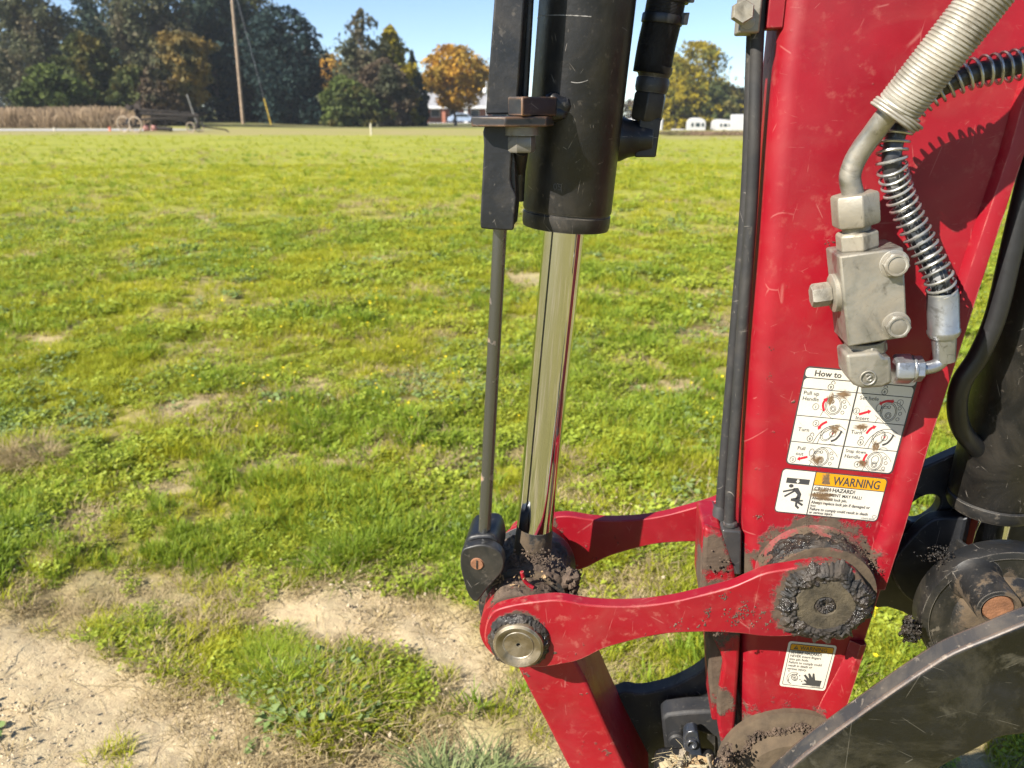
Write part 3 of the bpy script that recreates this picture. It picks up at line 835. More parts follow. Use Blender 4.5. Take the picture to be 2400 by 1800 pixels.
# tall dry grass along the road
def blade_field(name, x0, x1, y0, y1, h, n, mat, seed):
    r = np.random.default_rng(seed); x = r.uniform(x0, x1, n); y = r.uniform(y0, y1, n); z = gz(x, y)
    hh = h * r.uniform(.35, 1.12, n) * (.8 + .35 * fnoise(x, y, .35, 30, 2)); a = r.uniform(0, 3.14, n); w = .012 * r.uniform(.5, 1.6, n)
    lx, ly = r.normal(0, .24, n), r.normal(0, .15, n)
    V = np.stack([np.stack([x - np.cos(a) * w, y - np.sin(a) * w, z], 1), np.stack([x + np.cos(a) * w, y + np.sin(a) * w, z], 1),
                  np.stack([x + lx + np.cos(a) * w * .8, y + ly + np.sin(a) * w * .8, z + hh], 1), np.stack([x + lx * 1.2 - np.cos(a) * w * .8, y + ly - np.sin(a) * w * .8, z + hh * 1.02], 1)], 1).reshape(-1, 3)
    o = npmesh(name, V, np.arange(4 * n).reshape(-1, 4), mat, loc=((x0 + x1) / 2, (y0 + y1) / 2, 0), attrs={'rnd': ('FACE', r.random(n))})
    o['kind'] = 'stuff'; return o
STRAW = foliage('tall_dry_grass', (.26, .19, .12), (.42, .31, .20), (.20, .14, .08), .6)
x_r = Fw(280, 300, 62).x
blade_field('tall_dry_grass', -62, x_r, 59.5, 65, 1.42, 17000, STRAW, 31)
blade_field('tall_dry_grass', x_r, x_r + 1.6, 59.8, 63, 1.0, 700, STRAW, 32)
blade_field('weed_bank', Fw(1520, 320, 50).x, Fw(1900, 320, 50).x, 44, 47.5, .20, 3600, foliage('brown_weeds', (.16, .11, .07), (.28, .20, .13), (.12, .11, .05), .5), 33)

# ---- utility pole
WOOD = plain('pole_wood', (.30, .22, .15), .85, 0, .3, 3)
pb = Gd(570, 289); Yp = pb.y; xb, zb0 = pb.x, base_z(pb.x, pb.y)
ptop = Fw(544, 0, Yp); k_ = 1.45
pole = empty('utility_pole', (xb, Yp, zb0), 'tall leaning wooden utility pole in front of the dark trees', 'utility pole')
m = M(); pt_ = Vector((xb, Yp, zb0)).lerp(ptop, k_)
m.tube([Vector((xb, Yp, zb0 - .3)), Vector((xb, Yp, zb0)).lerp(ptop, .7), pt_], [.165, .14, .12], 12)
build('pole_shaft', m, WOOD, pole)
m = M()
gb = Fw(635, 288, Yp - 1.0); gb.z = base_z(gb.x, gb.y); gt = Fw(556, 0, Yp)
gd_ = gt + (gt - gb) * .25
m.tube([gb, gd_], .012, 6); build('guy_wire', m, plain('guy_steel', (.30, .31, .33), .5, .5), pole)
m = M(); m.tube([gb, gb.lerp(gt, .22)], .045, 8); build('guy_guard', m, plain('yellow_plastic', (.62, .42, .05), .5), pole)
m = M(); m.tube([gd_, gd_ + Vector((30, 40, 0))], .01, 5)
c_ = pt_ - Vector((0, 0, .4))
# ---- old farm implement
YI = 50.5
def I(px, py, dy=0): return Fw(px, py, YI + dy)
RUSTD = plain('dark_rusty_iron', (.016, .012, .010), .8, .2, .4, 5)
WOODG = plain('grey_old_wood', (.20, .19, .18), .9, 0, .3, 5)
ib = I(400, 311); ib.z = base_z(ib.x, YI)
imp = empty('farm_implement', ib, 'old rusty iron wheeled farm implement parked at the far field edge', 'farm implement')
def wheel(cx, cy, rpx, dy, spokes=10):
    c = I(cx, cy, dy); r = rpx / FPX * c.y; m = M(); ax = Vector((.25, 1, 0)).normalized(); e1 = Vector((1, -.25, 0)).normalized()
    z0 = base_z(c.x, c.y); c.z = z0 + r
    rim = []
    for q, dd in ((1.0, -.035), (1.0, .035), (.87, .035), (.87, -.035), (1.0, -.035)):
        rim.append([c + ax * dd + (e1 * math.cos(6.2832 * i / 28) + ZV * math.sin(6.2832 * i / 28)) * r * q for i in range(28)])
    m.rings(rim, 0, True, False, False)
    w_ = build('wheel', m, plain('wheel_iron', (.34, .27, .20), .7, .3, .3, 6), imp)
    m = M()
    for i in range(spokes):
        a = 6.2832 * i / spokes; m.tube([c, c + (e1 * math.cos(a) + ZV * math.sin(a)) * r * .95], .014, 5)
    m.lathe(c - ax * .08, ax, [(.05, 0), (.05, .16)], 10)
    build('spokes', m, RUSTD, w_)
wheel(290, 293, 17, .5); wheel(318, 295, 17, -.5, 12); wheel(447, 300, 11, -.4); wheel(468, 300, 11, .5)
def bar(name, a, b, r, mat=RUSTD, seg=6):
    m = M(); m.tube([I(*a), I(*b)], r, seg); return build(name, m, mat, imp)
m = M()
for a, b, r in (((318, 266), (466, 272), .10), ((330, 256), (462, 266), .04), ((318, 258), (420, 262), .06), ((322, 262), (318, 294), .07), ((466, 272), (462, 300), .08), ((360, 276), (440, 284), .05), ((356, 268), (354, 305), .04), ((386, 270), (388, 300), .035), ((330, 280), (440, 276), .07), ((300, 293), (330, 293), .05), ((446, 300), (470, 300), .05)):
    m.tube([I(*a), I(*b)], r, 6)
build('frame', m, RUSTD, imp)
bar('lever', (438, 221), (461, 288), .045, WOODG)
bar('tongue', (474, 297), (529, 304), .05); bar('tongue', (529, 304), (540, 313), .045)
m = M()
c = I(313, 262)
for i in range(7):
    lump0 = I(random.uniform(302, 326), random.uniform(250, 288), random.uniform(-.3, .3)); rr0 = random.uniform(.10, .22)
    m = M(); m.lathe(lump0, Vector((random.gauss(0, 1), random.gauss(0, 1), random.gauss(0, .4))), [(rr0, 0), (rr0, .06), (rr0 * .7, .08), (rr0 * .6, .2)], 12); build('gear', m, RUSTD, imp)
m = M(); m.lathe(I(300, 252), Vector((0, 1, .1)), [(.16, -.04), (.18, 0), (.16, .04)], 16)
BRI = plain('brown_iron', (.05, .036, .03), .7, .2); build('pulley', m, BRI, imp); m = M()
m.lathe(I(322, 250), Vector((0, 1, .1)), [(.20, -.04), (.22, 0), (.20, .04)], 16)
build('pulley', m, BRI, imp)
PINK = plain('faded_red_metal', (.36, .16, .13), .6, 0, .15, 2)
for px in (345, 363):
    m = M(); c = I(px, 311); c.z = base_z(c.x, YI) + .08
    m.lathe(c, ZV, [(.15, 0), (.19, .03), (.19, .26), (.15, .32)], 16); build('tub', m, PINK, imp)
m = M(); c = I(385, 311); c.z = base_z(c.x, YI) + .16
m.tube([c + Vector((-.35, 0, .06)), c + Vector((.5, 0, .02))], .13, 10); build('roller', m, RUSTD, imp)
# ---- small markers
def stake(px, py0, py1, Y, r, col, name, label, cat):
    b_ = Fw(px, py0, Y); z = base_z(b_.x, Y); t_ = Fw(px, py1, Y); m = M()
    m.tube([Vector((b_.x, Y, z - .05)), Vector((b_.x, Y, t_.z))], r, 8)
    return tag(build(name, m, plain(name, col, .6), origin=(b_.x, Y, z)), label, cat)
stake(870, 316, 289, 45.5, .045, (.62, .56, .42), 'marker_stake', 'pale wooden marker stake standing at the far edge of the field', 'stake')
stake(258, 306, 297, 53, .07, (.75, .20, .12), 'road_marker', 'small orange marker beside the grey road', 'marker')
stake(128, 306, 299, 53, .06, (.75, .68, .55), 'road_marker', 'small pale marker beside the grey road', 'marker')
# ---- brick house behind the orange tree
YH = 132
def Hh(px, py, dy=0): return Fw(px, py, YH + dy)
hx0, hx1 = Hh(950, 290).x, Hh(1150, 290).x; hz = Hh(1000, 287).z
house = empty('brick_house', ((hx0 + hx1) / 2, YH, hz), 'low brick house with grey roof and porch behind the orange tree', 'house')
BR = plain('brick_wall', (.34, .13, .08), .9, 0, .2, 3); WH = plain('white_trim', (.66, .66, .66), .6)
zE = Hh(1000, 249).z; zR = Hh(1000, 217).z; zG = hz - 1.5
m = M(); 
def boxm(m, x0, x1, y0, y1, z0, z1, mi=0):
    m.prism([Vector((x0, y0, z0)), Vector((x1, y0, z0)), Vector((x1, y1, z0)), Vector((x0, y1, z0))], Vector((0, 0, z1 - z0)), mi=mi)
boxm(m, hx0, hx1, YH + 2.2, YH + 9, zG, zE); build('wall', m, BR, house)
m = M()
e_ = .6
p0 = [Vector((hx0 - e_, YH - .3, zE)), Vector((hx1 + e_, YH - .3, zE)), Vector((hx1 + e_, YH + 4.6, zR)), Vector((hx0 - e_, YH + 4.6, zR)), Vector((hx1 + e_, YH + 9.6, zE)), Vector((hx0 - e_, YH + 9.6, zE))]
b_ = m.pts(p0)
for f in ((0, 1, 2, 3), (3, 2, 4, 5), (0, 3, 5), (1, 4, 2), (0, 5, 4, 1)): m.face([b_ + i for i in f])
build('roof', m, plain('grey_shingle', (.26, .26, .27), .85, 0, .15, 2), house)
m = M(); boxm(m, hx0 - e_, hx1 + e_, YH - .36, YH - .31, zE - .35, zE + .02); build('fascia', m, WH, house)
for px in (1000, 1040, 1092):
    m = M(); x = Hh(px, 280).x; boxm(m, x - .28, x + .28, YH, YH + .5, hz - .2, zE - .36); build('porch_column', m, BR if px < 1060 else WH, house)
for px in (978, 1018, 1062, 1112):
    m = M(); x = Hh(px, 270).x; boxm(m, x - .75, x + .75, YH + 2.08, YH + 2.19, hz + .8, zE - .5); f_ = build('window', m, WH, house)
    m = M(); boxm(m, x - .65, x + .65, YH + 2.04, YH + 2.075, hz + .9, zE - .6); build('pane', m, plain('window_glass', (.03, .04, .05), .1), f_)
m = M(); a = Hh(965, 288, -6); c = Hh(1180, 288, -2)
yy0, yy1 = YH - 14, YH - 5
m.quad(*[Vector((x, y, base_z(x, y) + .05)) for x, y in ((Fw(985, 285, yy0).x, yy0), (Fw(1180, 285, yy0).x, yy0), (Fw(1180, 285, yy1).x, yy1), (Fw(985, 285, yy1).x, yy1))])
tag(build('driveway', m, plain('pale_concrete', (.55, .53, .50), .9, 0, .08, .5), recalc=True), kind='structure')
# parked car by the house
def parked_car(px, py, Y, L, col, label, yaw=.2):
    g = Fw(px, py, Y); z = base_z(g.x, Y) + .05
    c_ = empty('parked_car', (g.x, Y, z), label, 'car'); ax, ay = Vector((math.cos(yaw), math.sin(yaw), 0)), Vector((-math.sin(yaw), math.cos(yaw), 0))
    def Lp(a, b, h): return Vector((g.x, Y, z)) + ax * a + ay * b + ZV * h
    sd = [(-.5, .25), (.5, .25), (.5, .62), (.46, .72), (.25, .80), (.12, 1.36), (-.22, 1.40), (-.42, .86), (-.5, .78)]
    m = M(); m.prism([Lp(a * L, -.85, h) for a, h in sd], ay * 1.7); build('body', m, plain('car_paint', col, .3), c_, .05, 2)
    for s_ in (-1, 1):
        m = M(); m.prism([Lp(a * L, s_ * .855, h) for a, h in ((.20, .86), (.10, 1.28), (-.20, 1.31), (-.36, .90))], ay * s_ * .01); build('side_window', m, plain('car_glass', (.02, .025, .03), .1), c_)
    for a in (-.31, .31):
        for s_ in (-1, 1):
            m = M(); m.lathe(Lp(a * L, s_ * .70, .33), ay * s_, [(.20, .17), (.33, .16), (.33, 0), (.2, 0)], 18); build('wheel', m, MAT_RUB, c_)
    return c_
MAT_RUB = plain('tyre_rubber', (.02, .02, .02), .8)
parked_car(1085, 283, 122, 4.4, (.30, .38, .50), 'pale blue car parked by the brick house behind the orange tree')
# lamp post left of the black channel
lp = Fw(1141, 280, 88); lz = base_z(lp.x, 88)
lamp = empty('lamp_post', (lp.x, 88, lz), 'thin grey lamp post with white lamp head left of the black cylinder channel', 'lamp post')
m = M(); m.tube([Vector((lp.x, 88, lz)), Vector((lp.x, 88, Fw(1141, 190, 88).z))], .05, 8); build('post', m, plain('grey_post', (.45, .46, .47), .5), lamp)
m = M(); hc = Fw(1137, 213, 88) - Vector((0, .15, 0)); m.lathe(hc - ZV * .3, ZV, [(.12, 0), (.22, .12), (.22, .48), (.10, .6)], 14); build('lamp_head', m, plain('white_lamp', (.80, .80, .78), .4), lamp)
# ---- trailers on the right
WT = plain('white_trailer', (.50, .50, .50), .45, 0, .04, 1); GL = plain('dark_window', (.02, .035, .04), .15)
def camper(px0, px1, pytop, pybot, Y, label, L=5.5, sk=.1):
    a, c = Fw(px0, pybot, Y), Fw(px1, pybot, Y); w = c.x - a.x; z0 = Fw(px0, pybot, Y).z; h = Fw(px0, pytop, Y).z - z0
    cx_ = (a.x + c.x) / 2; t = empty('camper_trailer', (cx_, Y, z0), label, 'trailer')
    pr = [(-.5, .0), (.5, .0), (.5, .62), (.46, .80), (.36, .93), (.18, 1.0), (-.18, 1.0), (-.36, .93), (-.46, .80), (-.5, .62)]
    m = M(); m.prism([Vector((cx_ + x * w, Y, z0 + y * h)) for x, y in pr], Vector((L * (cx_ / Y) - sk, L, 0))); bd = build('body', m, WT, t, .05, 2)
    for u, ww in ((-.20, .06), (.08, .11), (.34, .06)):
        m = M(); boxm(m, cx_ + (u - ww) * w, cx_ + (u + ww) * w, Y - .04, Y - .005, z0 + h * .38, z0 + h * .66); build('window', m, GL, t)
    m = M(); boxm(m, cx_ - .06 * w, cx_ + .10 * w, Y - .05, Y - .006, z0 + .04 * h, z0 + .14 * h); build('number_plate', m, plain('dark_plate', (.08, .05, .04), .5), t)
    m = M(); boxm(m, cx_ - .5 * w, cx_ + .5 * w, Y - .12, Y - .01, z0 - .12, z0 - .02); build('bumper', m, plain('grey_bumper', (.5, .5, .5), .4), t)
    for s_ in (-.36, .36):
        m = M(); m.lathe(Vector((cx_ + s_ * w - .6, Y + 1.5, z0 - .1)), Vector((1, .3, 0)), [(.2, 0), (.34, .02), (.34, .2), (.2, .22)], 16); build('wheel', m, MAT_RUB, t)
    return t
camper(1608, 1653, 277, 309, 112, 'white round roofed camper trailer, left one below the yellow green tree')
camper(1678, 1714, 281, 307, 114, 'white round roofed camper trailer between the other camper and the box trailer', 6.5, .9)
def box_trailer(px0, px1, pytop, pybot, Y, label, L=6):
    a, c = Fw(px0, pybot, Y), Fw(px1, pybot, Y); z0 = a.z; h = Fw(px0, pytop, Y).z - z0
    t = empty('box_trailer', ((a.x + c.x) / 2, Y, z0), label, 'trailer')
    m = M(); m.prism([Vector((a.x, Y, z0)), Vector((c.x, Y, z0)), Vector((c.x, Y, z0 + h)), Vector((a.x, Y, z0 + h))], Vector((L * c.x / Y * 1.1, L, 0))); build('body', m, WT, t, .08, 2)
    m = M(); boxm(m, a.x + (c.x - a.x) * .72, a.x + (c.x - a.x) * .76, Y - .03, Y - .002, z0 + .1, z0 + h - .1); build('door_bar', m, plain('grey_bar', (.5, .5, .52), .5), t)
    for q in (.2, .8):
        x = a.x + (c.x - a.x) * q; m = M(); m.lathe(Vector((x - .12, Y + 1.2, z0 - .1)), Vector((1, 0, 0)), [(.2, 0), (.36, .02), (.36, .22), (.2, .24)], 16); build('wheel', m, MAT_RUB, t)
    return t
box_trailer(1709, 1760, 269, 311, 108, 'tall white box trailer right of the two campers')
box_trailer(1470, 1552, 279, 306, 116, 'white box trailer half hidden behind the black elbow fitting')
box_trailer(2360, 2470, 300, 352, 70, 'white box trailer glimpsed between the red arm and the black thumb cylinder')
m = M(); a = Fw(1580, 305, 100); boxm(m, a.x, Fw(1606, 305, 100).x, 100, 102, a.z - .4, a.z + .1)
tag(build('flat_trailer', m, plain('grey_deck', (.42, .40, .40), .7), origin=(a.x, 100, a.z), bevel=.03), 'low grey flat trailer left of the white campers', 'trailer')

# ================================================================== EXCAVATOR
base = U(1700, 1400, .08); base.z = 0
EXC = empty('excavator', base, 'red mini excavator arm with black hydraulic cylinders and steel valve block, close up', 'excavator')
P_left = U(1217, 1501, 0)              # cylinder pin
P_right = U(1932, 1414, 0)             # link pivot on the arm
P_tool = U(1864, 1836, .03)              # bucket pivot at the arm tip
D_ARM0, D_ARM1 = .055, .145
RED_LINK = red_paint('red_link_paint', [(P_right, .040, .068), (P_left + N * .005 + ZV * .008, .024, .038)], .5, .8)
RED_ARM = red_paint('red_arm_paint', [(P_right + N * .055 + ZV * .012, .045, .086), (P_tool + N * .05, .06, .13), (U(1700, 1330, .07), .02, .06)], .1, .55)
RED_LOW = red_paint('red_tool_link_paint', [(P_left + N * .05, .02, .05)], .8, .7)
BLK = black_paint('black_cylinder_paint', (.006, .0065, .008), .30, .1, .40)
BLK_RUST = black_paint('black_bracket_paint', (.012, .0125, .014), .45, .62, .45, erad=.0034)
BLK_DIRT = black_paint('black_dirty_paint', (.009, .009, .009), .6, .12, .48, [(U(2349, 1448, .02), .03, .07)])
_b = NB('black_bucket_face')
_c = _b.mix(_b.ramp(_b.noise(9, 8, .75, .6), .49, .62), (.003, .0032, .003), (.030, .027, .019))
_c = _b.mix(_b.ramp(_b.noise(26, 7, .72, .4), .57, .66, 0, .7), _c, (.062, .057, .042))
_c = _b.mix(_b.ramp(_b.noise(3.5, 5, .6), .5, .7, 0, .5), _c, (.012, .012, .011))
_s = _b.math('MAXIMUM', _b.scratch(16, .006, (1, .3, 1), .52), _b.scratch(34, .008, (.4, 1, 1), .55))
_c = _b.mix(_b.math('MULTIPLY', _s, .5), _c, (.16, .15, .12))
_b.bump(_b.noise(60, 7, .7), .4, .002)
BLK_PLATE = _b.done(_c, _b.mixf(_b.ramp(_b.noise(11, 6, .7), .4, .65), .30, .65), 0, .5)
BLK_ROD = black_paint('muddy_rod_end_paint', (.018, .018, .018), .5, .1, .5, [(U(1245, 1310, .09), .03, .075)])
ARM_IN = RED_ARM

# ---- dipper arm: lofted box with rounded left corners
m = M()
prof = [(-320, 1868, 2625), (0, 1838, 2500), (200, 1816, 2436), (353, 1802, 2391), (600, 1783, 2309), (800, 1765, 2245), (1030, 1750, 2172),
        (1250, 1743, 2107), (1407, 1740, 2056), (1606, 1739, 1993), (1720, 1742, 1958), (1900, 1748, 1905)]
rings_ = []
RC = .021
for y, xl, xr in prof:
    a, c = U(xl, y, D_ARM0), U(xr, y, D_ARM0)
    z = a.z; c = Vector((c.x, c.y, c.z))
    ring = []
    for k in range(7):                                   # back left corner, then front left corner
        an = math.pi / 2 * k / 6
        ring.append(a + T * (RC - RC * math.sin(an)) + N * (D_ARM1 - D_ARM0 - RC + RC * math.cos(an)))
    for k in range(9):
        an = math.pi / 2 * k / 8
        ring.append(a + T * (RC - RC * math.cos(an)) + N * (RC - RC * math.sin(an)))
    ring.append(c); ring.append(c + N * (D_ARM1 - D_ARM0))
    rings_.append(ring)
m.rings(rings_, 0, True)
arm = build('dipper_arm', m, RED_ARM, EXC, 0)
# welded edge strip along the right edge
m = M()
strip = [(-150, 2400, 2548), (0, 2448, 2500), (200, 2384, 2436), (353, 2342, 2391), (400, 2352 - 24, 2372), (606, 2258, 2307), (800, 2193, 2245), (1017, 2122, 2175), (1228, 2066, 2114), (1262, 2054, 2103), (1277, 2044, 2099), (1300, 2038, 2091), (1370, 2020, 2069)]
strip = [s_ for i, s_ in enumerate(strip) if i not in (0, 4)]
rr = []
for y, xi, xo in strip:
    a, c = U(xi, y, D_ARM0), U(xo, y, D_ARM0)
    b = a.lerp(c, .60)
    rr.append([a + N * .002, a - N * .001, a.lerp(b, .45) - N * .0085, b - N * .0105, c.lerp(b, .12) - N * .0102, c - N * .0088, c + N * .002])
m.rings(rr, 0, True)
o = build('edge_strip', m, RED_ARM, arm, 0)
# lower strip
m = M()
rr = []
for y, xi, xo in [(1500, 1992, 2026), (1540, 1978, 2013), (1580, 1958, 2001), (1640, 1925, 1982), (1700, 1900, 1964)]:
    a, c = U(xi, y, D_ARM0), U(xo, y, D_ARM0); b = a.lerp(c, .6)
    rr.append([a + N * .002, a - N * .001, b - N * .009, c - N * .008, c + N * .002])
m.rings(rr, 0, True)
o = build('edge_strip', m, RED_ARM, arm, 0)
# boss of the link pivot, boss of the bucket pivot
m = M()
m.lathe(P_right + N * .056, -N, [(.060, 0), (.058, .005), (.0555, .009), (.0555, .041)], 48)
build('pivot_boss', m, black_paint('muddy_boss_paint', (.16, .02, .02), .9, .2, .7, [(P_right + N * .02, .05, .09)]), arm)
m = M()
m.lathe(P_tool + N * .026, -N, [(.088, 0), (.087, .008), (.080, .014), (.070, .016), (.0685, .022), (.060, .030), (.03, .032), (.0, .032)], 56)
build('bucket_pin_boss', m, black_paint('tan_muddy_boss', (.10, .08, .05), 1.0, .2, .8, [(P_tool + N * .0, .10, .16)]), arm)
# red nose plate along the left of the arm tip
m = M()
pts = [(1652, 1236), (1694, 1250), (1722, 1330), (1738, 1450), (1736, 1480), (1733, 1552), (1727, 1640), (1722, 1726), (1731, 1776), (1738, 1800), (1722, 1812), (1700, 1780), (1690, 1745), (1682, 1700), (1681, 1645), (1688, 1600), (1695, 1556), (1690, 1535), (1672, 1500), (1660, 1450), (1646, 1390), (1648, 1300)]
m.prism([U(x, y, .058) for x, y in pts], N * .012)
build('nose_plate', m, red_paint('red_nose_paint', [(U(1672, 1430, .06), .03, .07), (U(1700, 1800, .06), .03, .07), (U(1660, 1300, .06), .015, .045), (U(1685, 1640, .06), .01, .035)], .9, .9), EXC, .004, 3)
m = M()
pts = [(1646, 1236), (1690, 1236), (1712, 1390), (1716, 1500), (1714, 1600), (1708, 1690), (1668, 1690), (1662, 1560), (1655, 1490), (1640, 1390)]
m.prism([U(x, y, .072) for x, y in pts], N * .065)
build('nose_plate', m, red_paint('red_nose_paint_dark', [(U(1650, 1380, .07), .03, .08), (U(1690, 1560, .07), .03, .08)], .9, .9), EXC, .003, 2)

# ---- bucket links (identical plates)
top = [(345, 880), (350, 820), (368, 765), (410, 718), (500, 690), (600, 672), (700, 660), (770, 655), (840, 662), (950, 682), (1070, 692), (1200, 693), (1300, 688), (1400, 677), (1500, 660), (1600, 637)]
link_px = [(1000 + x * .3918, 1150 + y * .3918) for x, y in top]
link_px += [(1710, 1378), (1752, 1361), (1784, 1347), (1815, 1339), (1850, 1334), (1923, 1322), (1970, 1326), (2004, 1340), (2027, 1365), (2036, 1394), (2031, 1421), (2013, 1451), (1982, 1473), (1936, 1485), (1869, 1490), (1823, 1493), (1778, 1491), (1733, 1485), (1665, 1482)]
link_px += [(1000 + x * .3918, 1150 + y * .3918) for x, y in [(1590, 848), (1450, 855), (1300, 880), (1150, 918), (1050, 950), (950, 1000), (880, 1025), (800, 1040), (700, 1055), (545, 1055), (460, 1030), (390, 970), (355, 920)]]
link_w = [Vector(p) for p in smooth([U(x, y, 0) for x, y in link_px], 3)]
m = M(); m.prism(link_w, N * .015)
link = build('bucket_link', m, RED_LINK, EXC, .0013, 2, label='near red bucket link carrying the round steel pin cap')
m = M(); m.prism([p + N * .182 for p in link_w], N * .015)
RED_FAR = red_paint('red_far_link_paint', [(U(1260, 1260, .17), .02, .05)], .2, .3)
link2 = build('bucket_link', m, RED_FAR, EXC, .0013, 2, label='far red bucket link behind the chrome rod')
# pin cap
rp = 61.5 * mpp(1217, 1501, -.012)
m = M()
m.lathe(P_left + N * .001, -N, [(rp * 1.03, 0), (rp * 1.03, .005), (rp * .99, .005), (rp, .008), (rp * .97, .0115), (rp * .88, .0133), (rp * .76, .0123), (rp * .66, .0103), (rp * .60, .0094), (rp * .585, .0101), (rp * .56, .0094), (rp * .3, .0090), (rp * .09, .0088), (rp * .085, .003), (0, .003)], 64)
build('pin_cap', m, MAT['brass'], link)
m = M()
m.lathe(P_left + N * .197, N, [(rp, 0), (rp, .008), (rp * .8, .012), (0, .012)], 40)
build('pin_cap', m, MAT['brass'], link2)
# pins and bosses between the links
m = M(); m.lathe(P_left + N * .0152, N, [(.047, 0), (.047, .036), (.047, .038)], 44)
RED_BOSS = red_paint('red_boss_paint', [(P_left + N * .04 + ZV * .05, .03, .06)], .9, .6)
build('link_boss', m, RED_BOSS, EXC)
m = M(); m.lathe(P_left + N * .148, N, [(.047, 0), (.047, .0335)], 44)
build('link_boss', m, RED_BOSS, EXC)
# lumps of mud: noisy spheres and discs
def lump(m, c, r, axes=(1, 1, 1), rough=.35, freq=40, seg=22, seed=0, mi=0):
    rr = []
    for i in range(seg // 2 + 1):
        th = math.pi * i / (seg // 2); ring = []
        for j in range(seg):
            ph = 2 * math.pi * j / seg
            d = Vector((math.sin(th) * math.cos(ph), math.sin(th) * math.sin(ph), math.cos(th)))
            p = T * d.x * axes[0] + N * d.y * axes[1] + ZV * d.z * axes[2]
            q = (Vector(c) + p * r) * freq + Vector((seed * 3.1, seed, 0))
            k = 1 + rough * (mnoise.noise(q) + .6 * mnoise.noise(q * 2.3) + .35 * mnoise.noise(q * 5.1))
            ring.append(Vector(c) + p * r * k)
        rr.append(ring)
    m.rings(rr, mi, True, False, False)
def mudring(m, c, r0, r1, hgt, seed=0, freq=55, nr=16, ns=120, ragged=.18, mi=0, hole=None):
    rr = []
    for i in range(nr + 1):
        u = i / nr; ring = []
        for j in range(ns):
            ph = 2 * math.pi * j / ns
            rag = 1 + ragged * (mnoise.noise(Vector((math.cos(ph) * 2.2, math.sin(ph) * 2.2, seed))) + .6 * mnoise.noise(Vector((math.cos(ph) * 7, math.sin(ph) * 7, seed + 4))) + .4 * mnoise.noise(Vector((math.cos(ph) * 19, math.sin(ph) * 19, seed + 9))))
            r = r0 + (r1 * (rag if u > .4 else 1 + (rag - 1) * u * 2.5) - r0) * u
            p = c + T * (r * math.cos(ph)) + ZV * (r * math.sin(ph))
            q = p * freq + Vector((seed, 0, 0))
            env = hgt(u) if callable(hgt) else hgt * math.sin(math.pi * min(1, .15 + u * .85)) ** .7
            h = env * (1 + .55 * mnoise.noise(q) + .45 * mnoise.noise(q * 2.7) + .3 * mnoise.noise(q * 6.1))
            ring.append(p - N * (h - .0012))
        rr.append(ring)
    m.rings(rr, mi, True, False, False)
m = M()
rpx = mpp(1932, 1414)
def hprof(u):
    return .0075 * min(1, u * 9 + .3) * (1 if u < .5 else max(0, (1 - u) / .5) ** .7)
mudring(m, P_right, 60 * rpx, 109 * rpx, hprof, 3, 62, 26, 220, .20)
pv = build('grease_ring', m, MAT['grease'], link); pv['kind'] = 'stuff'
m = M()
m.lathe(P_right + N * .001, -N, [(70 * rpx, 0), (70 * rpx, .0045), (66 * rpx, .0062), (40 * rpx, .0068), (26 * rpx, .0064), (20 * rpx, .003), (0, .001)], 56)
build('pivot_pin', m, mud_mat('sandy_grease', (.052, .041, .024), .75), link)
m = M()
mudring(m, P_right - N * .0015, .002, 27 * rpx, lambda u: .0045 * (.4 + u) * (1 if u < .7 else (1 - u) / .3), 12, 190, 10, 60, .12)
o = build('grease', m, MAT['grease'], link); o['kind'] = 'stuff'
m = M()
mudring(m, P_left, rp * .98, rp * 1.24, lambda u: .008 * (1 - u) ** .5, 5, 80, 8, 120, .10)
o = build('mud', m, MAT['grease'], link); o['kind'] = 'stuff'
# crumbs: many small irregular bits as one stuff mesh
def crumb_mesh(m, c, r, rnd, mi=0):
    o_ = ((1, 0, 0), (0, 1, 0), (-1, 0, 0), (0, -1, 0), (0, 0, .9), (0, 0, -.9))
    e = Vector((rnd.gauss(0, 1), rnd.gauss(0, 1), rnd.gauss(0, 1))).normalized(); f = e.orthogonal().normalized(); g = e.cross(f)
    b = m.pts([c + (e * q[0] * 1.3 + f * q[1] + g * q[2]) * r * rnd.uniform(.55, 1.35) for q in o_])
    for k in range(4):
        m.face([b + k, b + (k + 1) % 4, b + 4], mi); m.face([b + (k + 1) % 4, b + k, b + 5], mi)
def mud_shell(m, o, rad, d0, d1, a0, a1, h, seed, bias=0., na=130, nd=34, freq=60, mi=0):
    """cake of mud on a cylinder that runs along N: displaced grid"""
    rr = []
    for i in range(nd + 1):
        ring = []
        for j in range(na + 1):
            a = R(a0 + (a1 - a0) * j / na); p = o + N * (d0 + (d1 - d0) * i / nd) + (T * math.cos(a) + ZV * math.sin(a)) * rad
            q = p * freq + Vector((seed, 0, 0))
            v_ = mnoise.noise(q * .5) * .9 + mnoise.noise(q * 1.3) * .6 + mnoise.noise(q * 3.1) * .35 + mnoise.noise(q * 7.3) * .2
            edge = min(1, 6 * min(i / nd, 1 - i / nd, ) + .35) * min(1, 5 * min(j / na, 1 - j / na))
            ring.append(p + (T * math.cos(a) + ZV * math.sin(a)) * (h * (bias + v_) * edge - .0015 * (1 - edge) - .0006))
        rr.append(ring)
    m.rings(rr, mi, True, False, False, closed=False)
rnd = random.Random(17)
m = M()
mud_shell(m, P_right, .0562, .0162, .052, 5, 178, .0048, 2, .30, 180, 40, 75)
o = build('grease', m, MAT['grease'], arm); o['kind'] = 'stuff'
m = M()
for i in range(200):
    a = R(rnd.uniform(8, 172)); rad = rnd.gauss(.059, .003)
    crumb_mesh(m, P_right + T * rad * math.cos(a) + ZV * rad * math.sin(a) + N * rnd.uniform(.016, .054), rnd.uniform(.0003, .0011), rnd)
